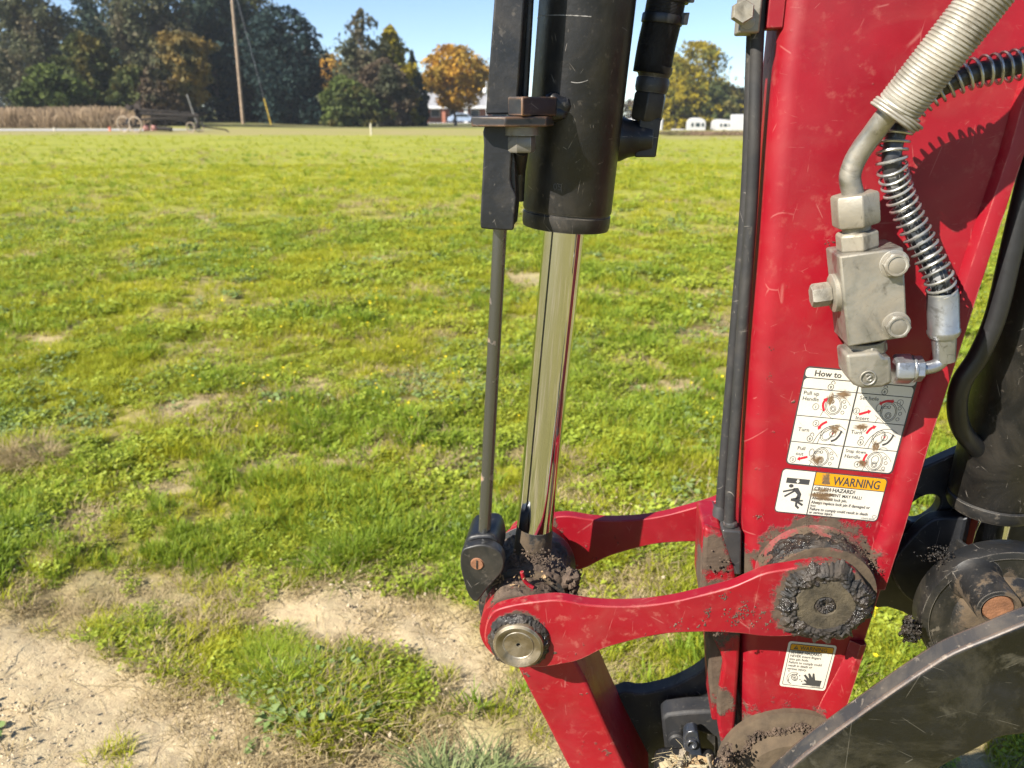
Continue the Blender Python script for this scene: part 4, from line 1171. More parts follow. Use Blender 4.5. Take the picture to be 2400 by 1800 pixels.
for i in range(50):
    crumb_mesh(m, U(rnd.gauss(1690, 16), rnd.gauss(1322, 13), rnd.uniform(.052, .075)), rnd.uniform(.0005, .0018), rnd)
o = build('mud', m, MAT['mud'], arm); o['kind'] = 'stuff'
m = M()
for k in range(16):
    cx_, cy_ = (rnd.gauss(1740, 55), rnd.gauss(1440, 22)) if k % 3 else (rnd.uniform(1560, 1830), rnd.uniform(1425, 1475))
    sx_, sy_ = rnd.uniform(3, 13), rnd.uniform(2, 6)
    for i in range(rnd.randint(8, 34)):
        e = rnd.gauss(0, 1); crumb_mesh(m, U(cx_ + e * sx_, cy_ - e * sx_ * .5 + rnd.gauss(0, sy_), 0), rnd.uniform(.0003, .0013), rnd)
o = build('mud_flecks', m, MAT['mud'], link); o['kind'] = 'stuff'
m = M()
for k in range(26):
    y = rnd.uniform(500, 1300); x = rnd.uniform(1790 - y * .03, 2080 - y * .05)
    if rnd.random() < .6: x, y = rnd.gauss(1900, 55), rnd.gauss(1252, 20)
    for i in range(rnd.randint(3, 22)):
        crumb_mesh(m, U(x + rnd.gauss(0, 6), y + rnd.gauss(0, 4), D_ARM0), rnd.uniform(.0002, .0009), rnd)
o = build('mud_flecks', m, MAT['mud'], arm); o['kind'] = 'stuff'

# ---- tool link (lower red box link)
def cx1(x, y): return (1000 + x * .3918, 1150 + y * .3918)
q = [cx1(*p) for p in [(520, 1010), (620, 1210), (720, 1400), (850, 1659), (1010, 1960), (1350, 1960), (1190, 1659), (1070, 1400), (960, 1150), (870, 985), (760, 900), (600, 880), (530, 940)]]
m = M(); m.prism([U(x, y, .048) for x, y in q], N * .108)
build('tool_link', m, RED_LOW, EXC, .004, 3, label='lower red link running down to the bucket')

# ---- bucket cylinder
D_CYL = .092
ax_t, ax_b = U(1377, 0, D_CYL), U(1327, 512, D_CYL)
axd = (ax_b - ax_t).normalized()
Rt = 112 * mpp(1342, 300, D_CYL - .02) * .985
ax_top = ax_t - axd * .55
L_ = (ax_b - ax_top).length
CYL_M = BLK
m = M(); m.lathe(ax_top, axd, [(Rt, 0), (Rt, L_ - .010), (Rt * .985, L_ - .008)], 72)
cyl = build('bucket_cylinder', m, CYL_M, EXC, label='black hydraulic cylinder barrel with extended chrome rod')
m = M(); m.lathe(ax_b - axd * .009, axd, [(Rt * .965, 0), (Rt * .965, .003), (Rt * .99, .0035), (Rt * .99, .014), (Rt * .965, .0175), (Rt * .62, .0175), (Rt * .60, .012)], 72)
build('gland', m, BLK_DIRT, cyl)
# chalk line
chk = ax_t + axd * .018
m = M()
seg = 60
ring0, ring1 = [], []
for i in range(28):
    an = -1.75 + 1.9 * i / 27
    dv = (T * math.sin(an) - N * math.cos(an))
    dv = (dv - axd * dv.dot(axd)).normalized()
    w = .00055 * (.5 + .5 * math.sin(i * 1.7) ** 2)
    o_ = chk + dv * (Rt + .0003)
    ring0.append(o_ - axd * w); ring1.append(o_ + axd * w)
for i in range(27): m.quad(ring0[i], ring0[i + 1], ring1[i + 1], ring1[i])
build('chalk_mark', m, plain('chalk', (.17, .165, .155), .9, 0, .6, 200), cyl)
# marks on the barrel: a ray is met with the barrel's surface
def on_barrel(px, py, lift=.0003):
    d_ = ray(px, py).normalized(); w_ = CAMV - ax_top
    dp, wp = d_ - axd * d_.dot(axd), w_ - axd * w_.dot(axd); R2_ = Rt + lift
    A_, B2, C_ = dp.dot(dp), 2 * dp.dot(wp), wp.dot(wp) - R2_ * R2_
    return CAMV + d_ * ((-B2 - math.sqrt(max(0, B2 * B2 - 4 * A_ * C_))) / (2 * A_))
def barrel_line(pts, w):
    m = M(); q = smooth([(x, y, 0) for x, y in pts], 5, False)
    for (a, b2) in zip(q, q[1:]):
        m.quad(on_barrel(a[0], a[1] - w), on_barrel(b2[0], b2[1] - w), on_barrel(b2[0], b2[1] + w), on_barrel(a[0], a[1] + w))
    return m
CHALK = plain('pale_scratch', (.16, .155, .145), .8, 0, .5, 150)
build('scratch', barrel_line([(1338, 192), (1352, 194), (1366, 192), (1378, 188)], 1.0), CHALK, cyl)
build('scratch', barrel_line([(1458, 64), (1466, 69), (1470, 73)], .8), CHALK, cyl)
vs, fs = text_mesh('05', 22, .0)
m = M(); m.pts([on_barrel(1296 + x * .95, 444 + x * .12 - y) for x, y in vs])
for f in fs: m.face(list(f))
build('stamped_mark', m, plain('worn_stamp', (.06, .06, .058), .7), cyl, recalc=False)
# rod
r_t, r_b = U(1323, 535, D_CYL), U(1248, 1290, D_CYL)
rd = (r_b - r_t).normalized()
Rr = 49 * mpp(1323, 540, D_CYL - .01)
m = M(); Lr = (r_b - r_t).length
m.lathe(r_t - rd * .03, rd, [(Rr, 0), (Rr, Lr + .005)], 64)
build('cylinder_rod', m, MAT['chrome'], cyl)
m = M()
m.lathe(r_b - rd * .028, rd, [(Rr * 1.003, -.006), (Rr * 1.02, 0), (Rr * 1.05, .015), (Rr * 1.12, .05), (Rr * 1.2, .075)], 64)
eye = P_left + N * .055
m.lathe(eye, N, [(.050, 0), (.055, .003), (.055, .099), (.050, .081)], 56)
build('rod_eye', m, BLK_ROD, cyl)
m = M()
mud_shell(m, P_left, .0472, .016, .054, 25, 150, .0040, 5, .25)
mud_shell(m, P_left, .0552, .056, .135, 10, 175, .0085, 9, .45, 150, 40, 45)
for i in range(260):
    a = R(rnd.uniform(15, 165)); dd = rnd.uniform(.016, .12); rad = (.049 if dd < .054 else .060) + abs(rnd.gauss(0, .003))
    crumb_mesh(m, P_left + T * rad * math.cos(a) + ZV * rad * math.sin(a) + N * dd, rnd.uniform(.0003, .0013), rnd)
for i in range(22):
    lump(m, U(rnd.gauss(1335, 9), rnd.gauss(1368, 13), rnd.uniform(.06, .09)), rnd.uniform(.003, .0075), (1, 1, 1), .8, 190, 20, i)
for i in range(260):
    c_ = U(rnd.gauss(1245, 26), rnd.gauss(1316, 12), .062); crumb_mesh(m, c_, rnd.uniform(.0006, .002), rnd)
o = build('mud', m, MAT['mud'], cyl); o['kind'] = 'stuff'
m = M()
for i in range(60):
    crumb_mesh(m, U(rnd.uniform(1130, 1290), rnd.gauss(1372, 17), rnd.uniform(.05, .085)), rnd.uniform(.0005, .0016), rnd)
o = build('grease', m, MAT['grease'], cyl); o['kind'] = 'stuff'
m = M()
for i in range(34):
    c = U(rnd.uniform(1150, 1290), rnd.gauss(1368, 16), rnd.uniform(.03, .06)) + ZV * .004
    a = Vector((rnd.gauss(0, 1), rnd.gauss(0, 1), rnd.gauss(0, .6)))
    m.box(c, (a, a.orthogonal(), a.cross(a.orthogonal())), (rnd.uniform(.001, .004), rnd.uniform(.0006, .0014), .0004))
o = build('wood_chips', m, MAT['chip'], cyl); o['kind'] = 'stuff'
# red weld bead on the boss
m = M(); m.tube(spath([(1223, 1340, .035), (1228, 1358, .035), (1238, 1370, .035), (1250, 1378, .034)], 5), .0023, 10)
build('weld_bead', m, RED_LINK, cyl)

# guide channel of the small rod (upper, lower), bracket, nut
m = M()
tpx = [(1150, -330), (1166, -330 + 10), (1240, -330), (1229, 0), (1213, 240), (1208, 262), (1137, 262), (1142, 240), (1158, 0), (1168, -330)]
m.prism([U(x, y, .018) for x, y in [(1173, -330), (1245, -330), (1229, 0), (1211, 268), (1138, 268), (1158, 0)]], N * .0045)
m.prism([U(x, y, .0226) for x, y in [(1173, -330), (1184, -330), (1169, 0), (1149, 268), (1138, 268), (1158, 0)]], N * .030)
m.prism([U(x, y, .0226) for x, y in [(1235, -330), (1245, -330), (1229, 0), (1211, 268), (1201, 268), (1219, 0)]], N * .030)
gch = build('guide_channel', m, BLK, cyl, .002, 3)
m = M()
m.prism([U(x, y, .018) for x, y in smooth([(1137, 290), (1134, 340), (1129, 440), (1126, 500), (1126, 530), (1130, 536), (1165, 539), (1198, 540), (1204, 534), (1206, 500), (1210, 462), (1203, 445), (1196, 420), (1199, 370), (1201, 330), (1203, 290)], 2)], N * .0045)
m.prism([U(x, y, .0226) for x, y in [(1137, 290), (1147, 290), (1136, 530), (1126, 530)]], N * .030)
m.prism([U(x, y, .0226) for x, y in [(1203, 290), (1195, 290), (1190, 380), (1197, 470), (1194, 530), (1204, 530), (1210, 470)]], N * .030)
build('guide_channel', m, BLK, cyl, .0018, 3)
m = M()          # thin tube behind the channel (gap to the barrel)
m.tube([U(1247, -330, .06), U(1240, 0, .06), U(1227, 240, .06), U(1221, 300, .06)], .0045, 12)
build('guide_strip', m, BLK, cyl)
m = M()          # flange plate
fl = [(1106, 268), (1112, 273), (1180, 283), (1212, 285), (1262, 286), (1270, 283)]
Pf = U(1190, 280, .012)
zt = Pf.z
def hz(px, py, z):                        # point of a level plane
    r = ray(px, py); return CAMV + r * ((z - CAMZ) / r.z)
def at(tc, nc, z): return Vector((0, 0, z)) + T * tc + N * nc
def tn(p): return (p.dot(T), p.dot(N))
A = U(1106, 282, .006); B_ = U(1200, 296, .006)
tA = A.dot(T); tB = B_.dot(T)
zf = U(1150, 297, .006).z
poly = [at(tA, C0 + -.008 + .010, zf), at(tB - .004, C0 + -.008 + .002, zf), at(tB + .030, C0 + -.008 + .020, zf), at(tB + .034, C0 + -.008 + .062, zf), at(tA + .010, C0 + -.008 + .078, zf), at(tA, C0 + -.008 + .070, zf)]
m.prism(poly, ZV * .0085)
build('flange_plate', m, BLK_RUST, cyl, .0012, 2)
m = M()          # block welded to the barrel, turned towards the camera
tb0 = U(1189, 270, .012).dot(T); tb1 = U(1226, 275, .004).dot(T); tb2 = U(1305, 275, .045).dot(T)
zb = zf + .0088
poly = [at(tb0, C0 + -.008 + .024, zb), at(tb1, C0 + -.008 + .006, zb), at(tb2, C0 + -.008 + .040, zb), at(tb2, C0 + -.008 + .075, zb), at(tb0 + .01, C0 + -.008 + .060, zb)]
m.prism(poly, ZV * .016)
build('clamp_block', m, BLK_RUST, cyl, .0012, 2)
m = M()          # weld saddle on the barrel
lump(m, U(1305, 250, .050), .011, (1.3, .8, 1.0), .25, 60, 20, 3)
lump(m, U(1296, 262, .048), .010, (1.5, .8, .8), .25, 60, 20, 5)
build('weld_bead', m, BLK, cyl)
m = M()
nb = at(U(1225, 320, .03).dot(T), C0 + -.008 + .030, zf)
m.lathe(nb, -ZV, [(.0150, 0), (.0150, .0075), (.013, .0076)], 30)
m.hexa(nb - ZV * .0078, -ZV, .0128, .0145, ref=T + N * .3)
build('nut', m, steel('worn_bolt_steel', (.20, .19, .17), .5, .5, .5), cyl)
m = M(); m.tube([nb - ZV * .02, U(1216, 400, .05), U(1212, 470, .052)], .0065, 14)
build('guide_strip', m, BLK, cyl)
# guide rod
g_t, g_b = U(1180, 380, .050), U(1134, 1275, .050)
m = M(); Rg = 16.5 * mpp(1180, 545, .05)
m.tube([g_t, g_t.lerp(g_b, .5), g_b], Rg, 24)
build('guide_rod', m, MAT['rod_dark'], cyl)
# crank that holds the guide rod on the pin
def cA(x, y): return (1050 + x * .2532, 1180 + y * .2532)
out = [cA(*p) for p in [(115, 500), (135, 430), (200, 402), (300, 382), (400, 400), (480, 450), (515, 520), (515, 590), (490, 650), (420, 730), (350, 810), (275, 905), (230, 900), (180, 830), (140, 700), (115, 580)]]
m = M()
m.prism([Vector(p) for p in smooth([U(x, y, .026) for x, y in out], 3)], N * .014)
crank = build('rod_bracket', m, black_paint('black_crank_paint', (.009, .0095, .010), .35, .0, .42), cyl, .003, 3)
m = M()
m.prism([Vector(p) for p in smooth([U(x, y, .0405) for x, y in [cA(*p) for p in [(135, 430), (175, 330), (230, 300), (330, 290), (420, 300), (470, 380), (480, 520), (430, 640), (330, 740), (230, 750), (150, 640)]]], 3)], N * .052)
build('rod_socket', m, BLK, crank, .004, 3)
m = M()
bc = U(*cA(270, 557), .026); br = 57 * .2532 * mpp(1118, 1320, .02)
m.lathe(bc + N * .0005, -N, [(br * 1.12, 0), (br * 1.1, .0008), (br, .0012), (br * .96, .0022), (0, .0022)], 32)
m.box(bc - N * .0021, (ZV + T * .02, T, N), (br * .78, br * .12, .0003), 1)
build('slotted_screw', m, [MAT['rust'], MAT['grease']], crank)

# elbow fitting and hose at the barrel
m = M()
e0 = U(1425, 325, .112); e1 = U(1508, 325, .118)
m.lathe(e0, (e1 - e0), [(.022, 0), (.022, .012), (.0185, .020), (.0165, .030), (.0165, .042)], 30)
build('elbow_fitting', m, BLK, cyl)
m = M()
ctr = U(1517, 322, .118)
ex = (U(1540, 322, .118) - U(1494, 322, .118)); ez = (U(1523, 280, .118) - U(1512, 362, .118))
m.box(ctr, (ex, ez, ex.cross(ez)), (.0105, .0185, .0125))
build('elbow_fitting', m, black_paint('black_fitting', (.018, .018, .019), .2, .1, .5), cyl, .0016, 2)
h0, h1 = U(1514, 284, .118), U(1562, 0, .118)
hd = (h1 - h0).normalized(); hl = (h1 - h0).length
def hp(py): return h0 + hd * (hl * (284 - py) / 284)
m = M()
m.lathe(hp(296), hd, [(.011, 0), (.011, .02)], 24)
m.hexa(hp(284), hd, 40 * mpp(1512, 250, .118), (hp(213) - hp(284)).length, ref=T + N * .4)
build('hose_nut', m, steel('dark_hose_nut', (.035, .033, .03), .15, .5, .4), cyl, .0008)
m = M()
m.lathe(hp(214), hd, [(.0150, 0), (.0162, .004), (.0162, .012), (.0148, .014), (.0168, .018), (.0172, .024)], 30)
build('hose_ferrule', m, black_paint('dark_ferrule', (.03, .03, .03), .4, .3, .5), cyl)
m = M()
hpath = spath([(1527, 172, .118), (1538, 110, .118), (1556, 30, .118), (1575, -80, .117), (1600, -250, .115), (1640, -420, .10)], 6)
rb = []
pp = []
for a, b in zip(hpath, hpath[1:]):
    for k in range(10): pp.append(a.lerp(b, k / 10)); rb.append(.0180 + .0005 * (k % 2))
m.tube(pp, rb, 26)
build('sleeved_hose', m, MAT['rubber'], cyl)
m = M()
zt0 = U(1552, 46, .118); zd = (U(1562, 0, .118) - U(1548, 80, .118)).normalized()
m.lathe(zt0, zd, [(.0192, -.004), (.0196, -.003), (.0196, .003), (.0192, .004)], 30)
m.box(zt0 + T * .020 - N * .004, (T, zd, N), (.004, .005, .004))
m.lathe(U(1567, -6, .118), zd, [(.0192, -.004), (.0196, -.003), (.0196, .003), (.0192, .004)], 30)
m.box(U(1567, -6, .118) + T * .020 - N * .004, (T, zd, N), (.004, .005, .004))
build('cable_tie', m, MAT['hose_black'], cyl)

# ---- two black pipes along the arm, clamp and lower sockets
def pipe(name, pts, r):
    m = M(); m.tube(spath(pts, 6), r, 20); return build(name, m, PIPE, EXC)
PIPE = black_paint('black_pipe', (.017, .017, .018), .35, .0, .62)
r1 = 15.0 * mpp(1765, 450, .05)
p1 = pipe('hydraulic_pipe', [(1800, -300, .070), (1776, 70, .070), (1763, 450, .070), (1738, 800, .070), (1713, 1150, .070), (1710, 1240, .070)], r1)
p2 = pipe('hydraulic_pipe', [(1786, -300, .099), (1765, 70, .099), (1750, 450, .099), (1721, 800, .099), (1692, 1150, .099), (1688, 1210, .099)], r1)
m = M()
a, b = U(1712, 1232, .070), U(1712, 1335, .070); d_ = (b - a).normalized()
m.box((a + b) / 2, (T, N, d_), (.0105, .0105, (b - a).length / 2))
m.lathe(a - d_ * .006, d_, [(r1 * 1.0, -.001), (r1 * 1.25, .001), (r1 * 1.3, .007)], 22)
build('pipe_socket', m, black_paint('pipe_socket_paint', (.03, .03, .031), .3, 0, .3), p1, .0025, 3)
m = M()
a, b = U(1687, 1186, .099), U(1685, 1290, .099); d_ = (b - a).normalized()
m.lathe(a, d_, [(r1, -.001), (r1 * 1.35, .006), (r1 * 1.4, (b - a).length)], 20)
build('pipe_socket', m, black_paint('pipe_socket_paint_b', (.035, .035, .036), .5, 0, .4), p2)
m = M(); m.hexa(U(1684, 1255, .082), -N, .0085, .010, ref=ZV)
build('bolt', m, MAT['steel_dusty'], p2)
m = M()          # clamp at the top
c = U(1758, 22, .040)
m.box(U(1757, -6, .074), (T, ZV, N), (.0085, .030, .018))
build('pipe_clamp', m, MAT['steel_dusty'], EXC, .0018, 2)
m = M(); m.hexa(U(1754, 30, .058) - T * .006, -N, .010, .013, ref=ZV)
m.lathe(U(1748, 54, .066), -N, [(.006, 0), (.006, .012), (.003, .013)], 14)
build('clamp_bolt', m, MAT['steel_dusty'], EXC)
m = M(); m.box(U(1818, -12, .075), (T, ZV, N), (.0075, .028, .012))
build('clamp_bracket', m, RED_ARM, EXC, .0015)

# ---- valve block
DB0, DB1 = -.014, .033
def v(x, y, d=DB0): return U(1800 + x / 3.687, 400 + y / 3.687, d)
fc = [v(617, 742), v(1172, 662), v(1210, 1440), v(692, 1525)]
m = M(); m.prism(fc, N * (DB1 - DB0))
blk = build('valve_block', m, MAT['steel'], EXC, .0018, 2)
bx = (fc[1] - fc[0]).normalized(); bz = (fc[0] - fc[3]).normalized()
m = M()
m.box((fc[0] + fc[1] + fc[2] + fc[3]) / 4 + N * .058, (T, ZV, N), (.016, .024, .0125))
build('mounting_post', m, RED_ARM, blk, .002)
for (x, y) in ((1090, 805), (1105, 1335)):
    m = M(); o_ = v(x, y); rb_ = 27 * mpp(2100, 680, DB0)
    m.lathe(o_ + N * .001, -N, [(rb_ * 1.22, 0), (rb_ * 1.22, .0018), (rb_ * 1.15, .0022)], 32)
    m.hexa(o_ - N * .0012, -N, rb_ * 1.08, .0065, ref=T)
    m.lathe(o_ - N * .0070, -N, [(rb_ * .98, 0), (rb_ * .90, .0016), (rb_ * .76, .0016), (rb_ * .72, .0003), (0, .0002)], 32)
    build('bolt', m, MAT['steel'], blk)
# plug on the left side
lc = (fc[0] + fc[3]) / 2 + N * .022 + bz * .004
m = M()
m.lathe(lc + bx * .001, -bx, [(.0172, 0), (.0172, .0050), (.016, .0058), (.010, .0060)], 40)
m.hexa(lc - bx * .0055, -bx, .0108, .0165, ref=bz + N * .2)
build('plug', m, MAT['steel_dusty'], blk)
# fittings above
ub = (fc[0] + fc[1]) / 2 - bx * .005 + N * .022
f0 = ub - bz * .001
upz = (U(1993, 440, 0.008) - U(2001, 575, 0.008)).normalized()
hA = (U(1993, 541, 0.008) - U(2001, 588, 0.008)).length; hB = (U(1993, 457, 0.008) - U(1993, 541, 0.008)).length
m = M()
m.hexa(f0, upz, 48 * mpp(2000, 560, 0.008), hA * .92, ref=T * .9 - N * .5)
m.lathe(f0 + upz * hA * .9, upz, [(.0118, 0), (.0118, hA * .45)], 26)
m.hexa(f0 + upz * hA * 1.18, upz, 54 * mpp(1995, 500, 0.008), hB * .90, ref=T * .9 - N * .45, ch=.08)
build('pipe_nut', m, MAT['steel_dusty'], blk, .0008)
f1 = f0 + upz * (hA * 1.18 + hB * .88)
f1px = None
m = M()
pth = [f1 - upz * .004] + [U(x, y, d_) for x, y, d_ in [(1992, 420, .008), (2000, 385, .008), (2019, 350, .005), (2045, 315, 0), (2079, 270, -.008), (2130, 212, -.018), (2200, 130, -.026)]]
m.tube([Vector(p) for p in smooth(pth, 6, False)], 24.5 * mpp(2000, 400, 0.008), 26)
build('steel_pipe', m, MAT['steel'], blk)
# thick hose guarded by a close spring
m = M()
hp2 = spath([(2108, 250, -.014), (2160, 185, -.022), (2225, 103, -.030), (2310, -5, -.036), (2400, -125, -.040), (2500, -270, -.04), (2600, -430, -.02)], 6)
rs = 51 * mpp(2150, 190, 0.006)
m.tube(hp2, rs * .975, 30)
hose = build('spring_guarded_hose', m, MAT['steel_dusty'], EXC)
m = M()
Lh = sum((b - a).length for a, b in zip(hp2, hp2[1:]))
pitch = 8.3 * mpp(2150, 190, 0.006)
m.tube(coil(hp2, rs * .955, 1, Lh / pitch, 20), pitch * .47, 6)
build('close_spring', m, steel('dull_spring_steel', (.34, .315, .26), .8, .5, .45), hose)
m = M()        # clamp wire round the hose end
hd2 = (hp2[6] - hp2[0]).normalized()
m.lathe(hp2[0] - hd2 * .004, hd2, [(rs * .75, 0.058), (rs * .86, 0.062), (rs * .90, .004), (rs * .92, .016)], 30)
build('hose_ferrule', m, MAT['steel_dusty'], hose)
m = M()
ca = (U(2150, 290, -0.024) - U(2062, 228, -0.024)).normalized()
cn = ca.cross(N).normalized()
for k in range(3):
    cc = U(2098, 268, -0.012) + cn * (k * .0026 - .0026) + ca * (.001 * k)
    ring = [cc + ca * ((.0205 + .0006 * k) * math.cos(2 * math.pi * i / 40)) + (N * .9 + cn * .12) * (.0185 * math.sin(2 * math.pi * i / 40)) for i in range(41)]
    m.tube(ring, .0013, 8)
build('clamp_wire', m, MAT['steel_dusty'], hose)
# thin hose inside an open spring
hp3 = spath([(2480, 130, .004), (2400, 148, .004), (2342, 160, .004), (2288, 170, .004), (2234, 190, .006), (2170, 225, .010), (2120, 275, .012), (2096, 330, .011), (2090, 385, .009), (2103, 440, .016), (2127, 500, .018), (2155, 558, .016), (2182, 610, .012), (2200, 650, .008), (2209, 690, .010)], 6)
m = M(); m.tube(hp3, 21 * mpp(2150, 550, 0.016), 22)
b = NB('printed_hose')
MAT['hose_print'] = b.done(b.mix(b.ramp(b.noise(60, 4), .35, .7), (.018, .019, .022), (.06, .06, .062)), .36)
hose2 = build('spring_hose', m, MAT['hose_print'], EXC)
m = M()
Lh = sum((b - a).length for a, b in zip(hp3, hp3[1:]))
m.tube(coil(hp3, 31 * mpp(2150, 550, 0.016), 1, Lh / (19.5 * mpp(2150, 550, 0.016)), 20), .00125, 7)
build('open_spring', m, steel('bright_spring_steel', (.42, .42, .41), .2, .34, .85), hose2)
# pale print on the hose: a strip of lettering "SAE 100R17" style blocks copied from the visible characters
idx0 = 8 * 6 + 2
hs = hp3[idx0:]
Ls = [0]
for a, b2 in zip(hs, hs[1:]): Ls.append(Ls[-1] + (b2 - a).length)
r_h = 21 * mpp(2150, 550, 0.016) + .0003
def on_hose(s_, w):                       # s along, w across, on the camera side of the hose
    s_ = min(max(s_, 0), Ls[-1] - 1e-6); k = max(i for i in range(len(Ls) - 1) if Ls[i] <= s_)
    u = (s_ - Ls[k]) / (Ls[k + 1] - Ls[k]); p = hs[k].lerp(hs[k + 1], u); tg = (hs[k + 1] - hs[k]).normalized()
    f_ = (CAMV - p); f_ = (f_ - tg * f_.dot(tg)).normalized(); sd = tg.cross(f_)
    an = w / r_h
    return f_, sd, p, an
m = M()
for k in range(40):                        # pale layline band
    s0, s1 = Ls[-1] * k / 40, Ls[-1] * (k + 1) / 40
    for w0, w1 in ((-.0045, 0.065), (-.0015, .0015), (.0015, .0045)):
        q4 = []
        for s_, w in ((s0, w0), (s1, w0), (s1, w1), (s0, w1)):
            f_, sd, p, an = on_hose(s_, w); q4.append(p + (f_ * math.cos(an) + sd * math.sin(an)) * r_h)
        m.quad(*q4)
vs, fs = text_mesh('2SC 90 SP 100 MS 2SC', .0105, .0001)
b0 = len(m.v)
for x, y in vs:
    f_, sd, p, an = on_hose(.012 + x * 1.12, (y - .0038) * -1)
    m.v.append(p + (f_ * math.cos(an) + sd * math.sin(an)) * (r_h + .0003))
for f in fs: m.face([b0 + i for i in f], 1)
build('hose_print', m, [plain('grey_print', (.22, .22, .22), .6, 0, .3, 90), MAT['hose_black']], hose2, recalc=False)
# ferrule, bent pipe, nut, elbow
fd = (U(2212, 790, 0.010) - U(2209, 686, 0.010)).normalized()
fo = U(2209, 684, 0.010); fl_ = (U(2211, 788, 0.010) - fo).length; rf = 34 * mpp(2210, 740, 0.010)
m = M()
m.lathe(fo, fd, [(rf * .7, 0.065), (rf * .97, 0), (rf, .003), (rf, fl_ * .82), (rf * 1.06, fl_ * .86), (rf * 1.06, fl_ * .92), (rf * .96, fl_), (rf * .70, fl_ + .001), (rf * .70, fl_ * 1.15), (rf * .55, fl_ * 1.18)], 12, 0, True)
o = build('hose_ferrule', m, MAT['zinc'], hose2)
m = M()
m.tube(spath([(2211, 800, 0.010), (2212, 825, 0.010), (2207, 845, 0.009), (2190, 858, 0.008), (2163, 864, 0.007), (2140, 865, 0.007)], 6), 15.5 * mpp(2200, 840, 0.010), 20)
build('bent_pipe', m, MAT['zinc'], hose2)
m = M()
n0 = U(2091, 865, 0.007); n1 = U(2160, 864, 0.007); nd = (n1 - n0).normalized(); nl = (n1 - n0).length
m.hexa(n0, nd, 36 * mpp(2120, 864, 0.007), nl * .66, ref=ZV + N * .2)
m.lathe(n0 + nd * nl * .64, nd, [(.0125, 0), (.0125, nl * .1)], 20)
m.hexa(n0 + nd * nl * .70, nd, 31 * mpp(2120, 864, 0.007), nl * .32, ref=ZV + N * .25)
build('pipe_nut', m, MAT['zinc'], blk, .0006)
m = M()
bt = U(2035, 800, 0.008); be = U(2032, 868, 0.006)
m.lathe(U(2030, 838, 0.010), upz, [(.0165, 0), (.0165, .006), (.0178, .0065), (.0178, .0175)], 30)
m.hexa(U(2030, 838, 0.010) + upz * .0066, upz, .0186, .0085, ref=T * .8 - N * .4)
build('pipe_nut', m, MAT['steel'], blk, .0008)
m = M()
ep = [(1983, 832), (2062, 824), (2070, 836), (2089, 836), (2092, 898), (2070, 908), (2024, 912), (2002, 904), (1988, 884)]
m.prism([U(x, y, -0.012) for x, y in ep], N * .034)
elb = build('elbow_fitting', m, MAT['steel'], blk, .005, 4)
m = M()          # cast emblem: ring with an S stroke
ec = U(2034.5, 886, -0.013)
rr_ = .0064
m.tube([ec + T * rr_ * math.cos(2 * math.pi * i / 32) + ZV * rr_ * math.sin(2 * math.pi * i / 32) for i in range(33)], .0008, 8)
m.tube([ec + T * a * rr_ + ZV * b2 * rr_ for a, b2 in smooth([(-.35, .35), (.0, .55), (.35, .3), (.1, 0.016), (-.1, -0.234), (.2, -0.434), (.5, -0.284)], 4, False)], .0009, 8)
build('cast_emblem', m, MAT['steel'], blk)

# ---- decals on the arm: real thin print layers
DW = plain('decal_white', (.70, .66, .57), .45, 0, .10, 30)
def stained(name, col, cents, base=.0):
    b = NB(name)
    c = b.mix(b.ramp(b.noise(20, 5), .35, .7), tuple(x * .9 for x in col), col)
    fl = b.math('MAXIMUM', b.math('MULTIPLY', b.scratch(55, .012, (1, 1, .6), .60), .8), b.ramp(b.noise(130, 4, .6), .70, .76))
    c = b.mix(b.math('MULTIPLY', fl, .75), c, (.16, .105, .06))
    r = .42
    for k_, (p, r0, r1) in enumerate(cents):
        sc = (.85, 1, 1.1) if k_ == 0 else ((.7, 1, 1.2), (1.2, 1, .7), (.9, 1, 1))[k_ % 3]
        z = b.math('ADD', b.near(tuple(p), r0, r1 * 1.15, sc), b.math('MULTIPLY', b.math('SUBTRACT', b.noise(130, 8, .8, stretch=((.35, .6, 1.6), (1.6, .6, .5), (.8, .8, .8))[k_ % 3]), .5), 3.2))
        z = b.math('MULTIPLY', b.ramp(z, .55, .95), b.ramp(b.near(tuple(p), r0, r1 * 1.25, sc), 0, .5))
        c = b.mix(z, c, b.mix(b.noise(150, 4), (.04, .025, .015), (.24, .15, .08)))
    return b.done(c, r)
st_c = [(U(1925, 1158, .055), .004, .016), (U(1938, 1122, .055), .003, .009), (U(1955, 1005, .055), .002, .009), (U(1975, 925, .055), .002, .010), (U(1945, 935, .055), .002, .007), (U(1912, 1075, .055), .003, .009), (U(2018, 1000, .055), .002, .007), (U(2052, 1045, .055), .002, .006), (U(2022, 1085, .055), .002, .007)]
DM = [stained('decal_white_print', (.58, .545, .47), st_c), stained('decal_black_print', (.045, .045, .048), st_c), stained('decal_orange_print', (.58, .26, .006), st_c), stained('decal_red_print', (.50, .012, .03), st_c)]
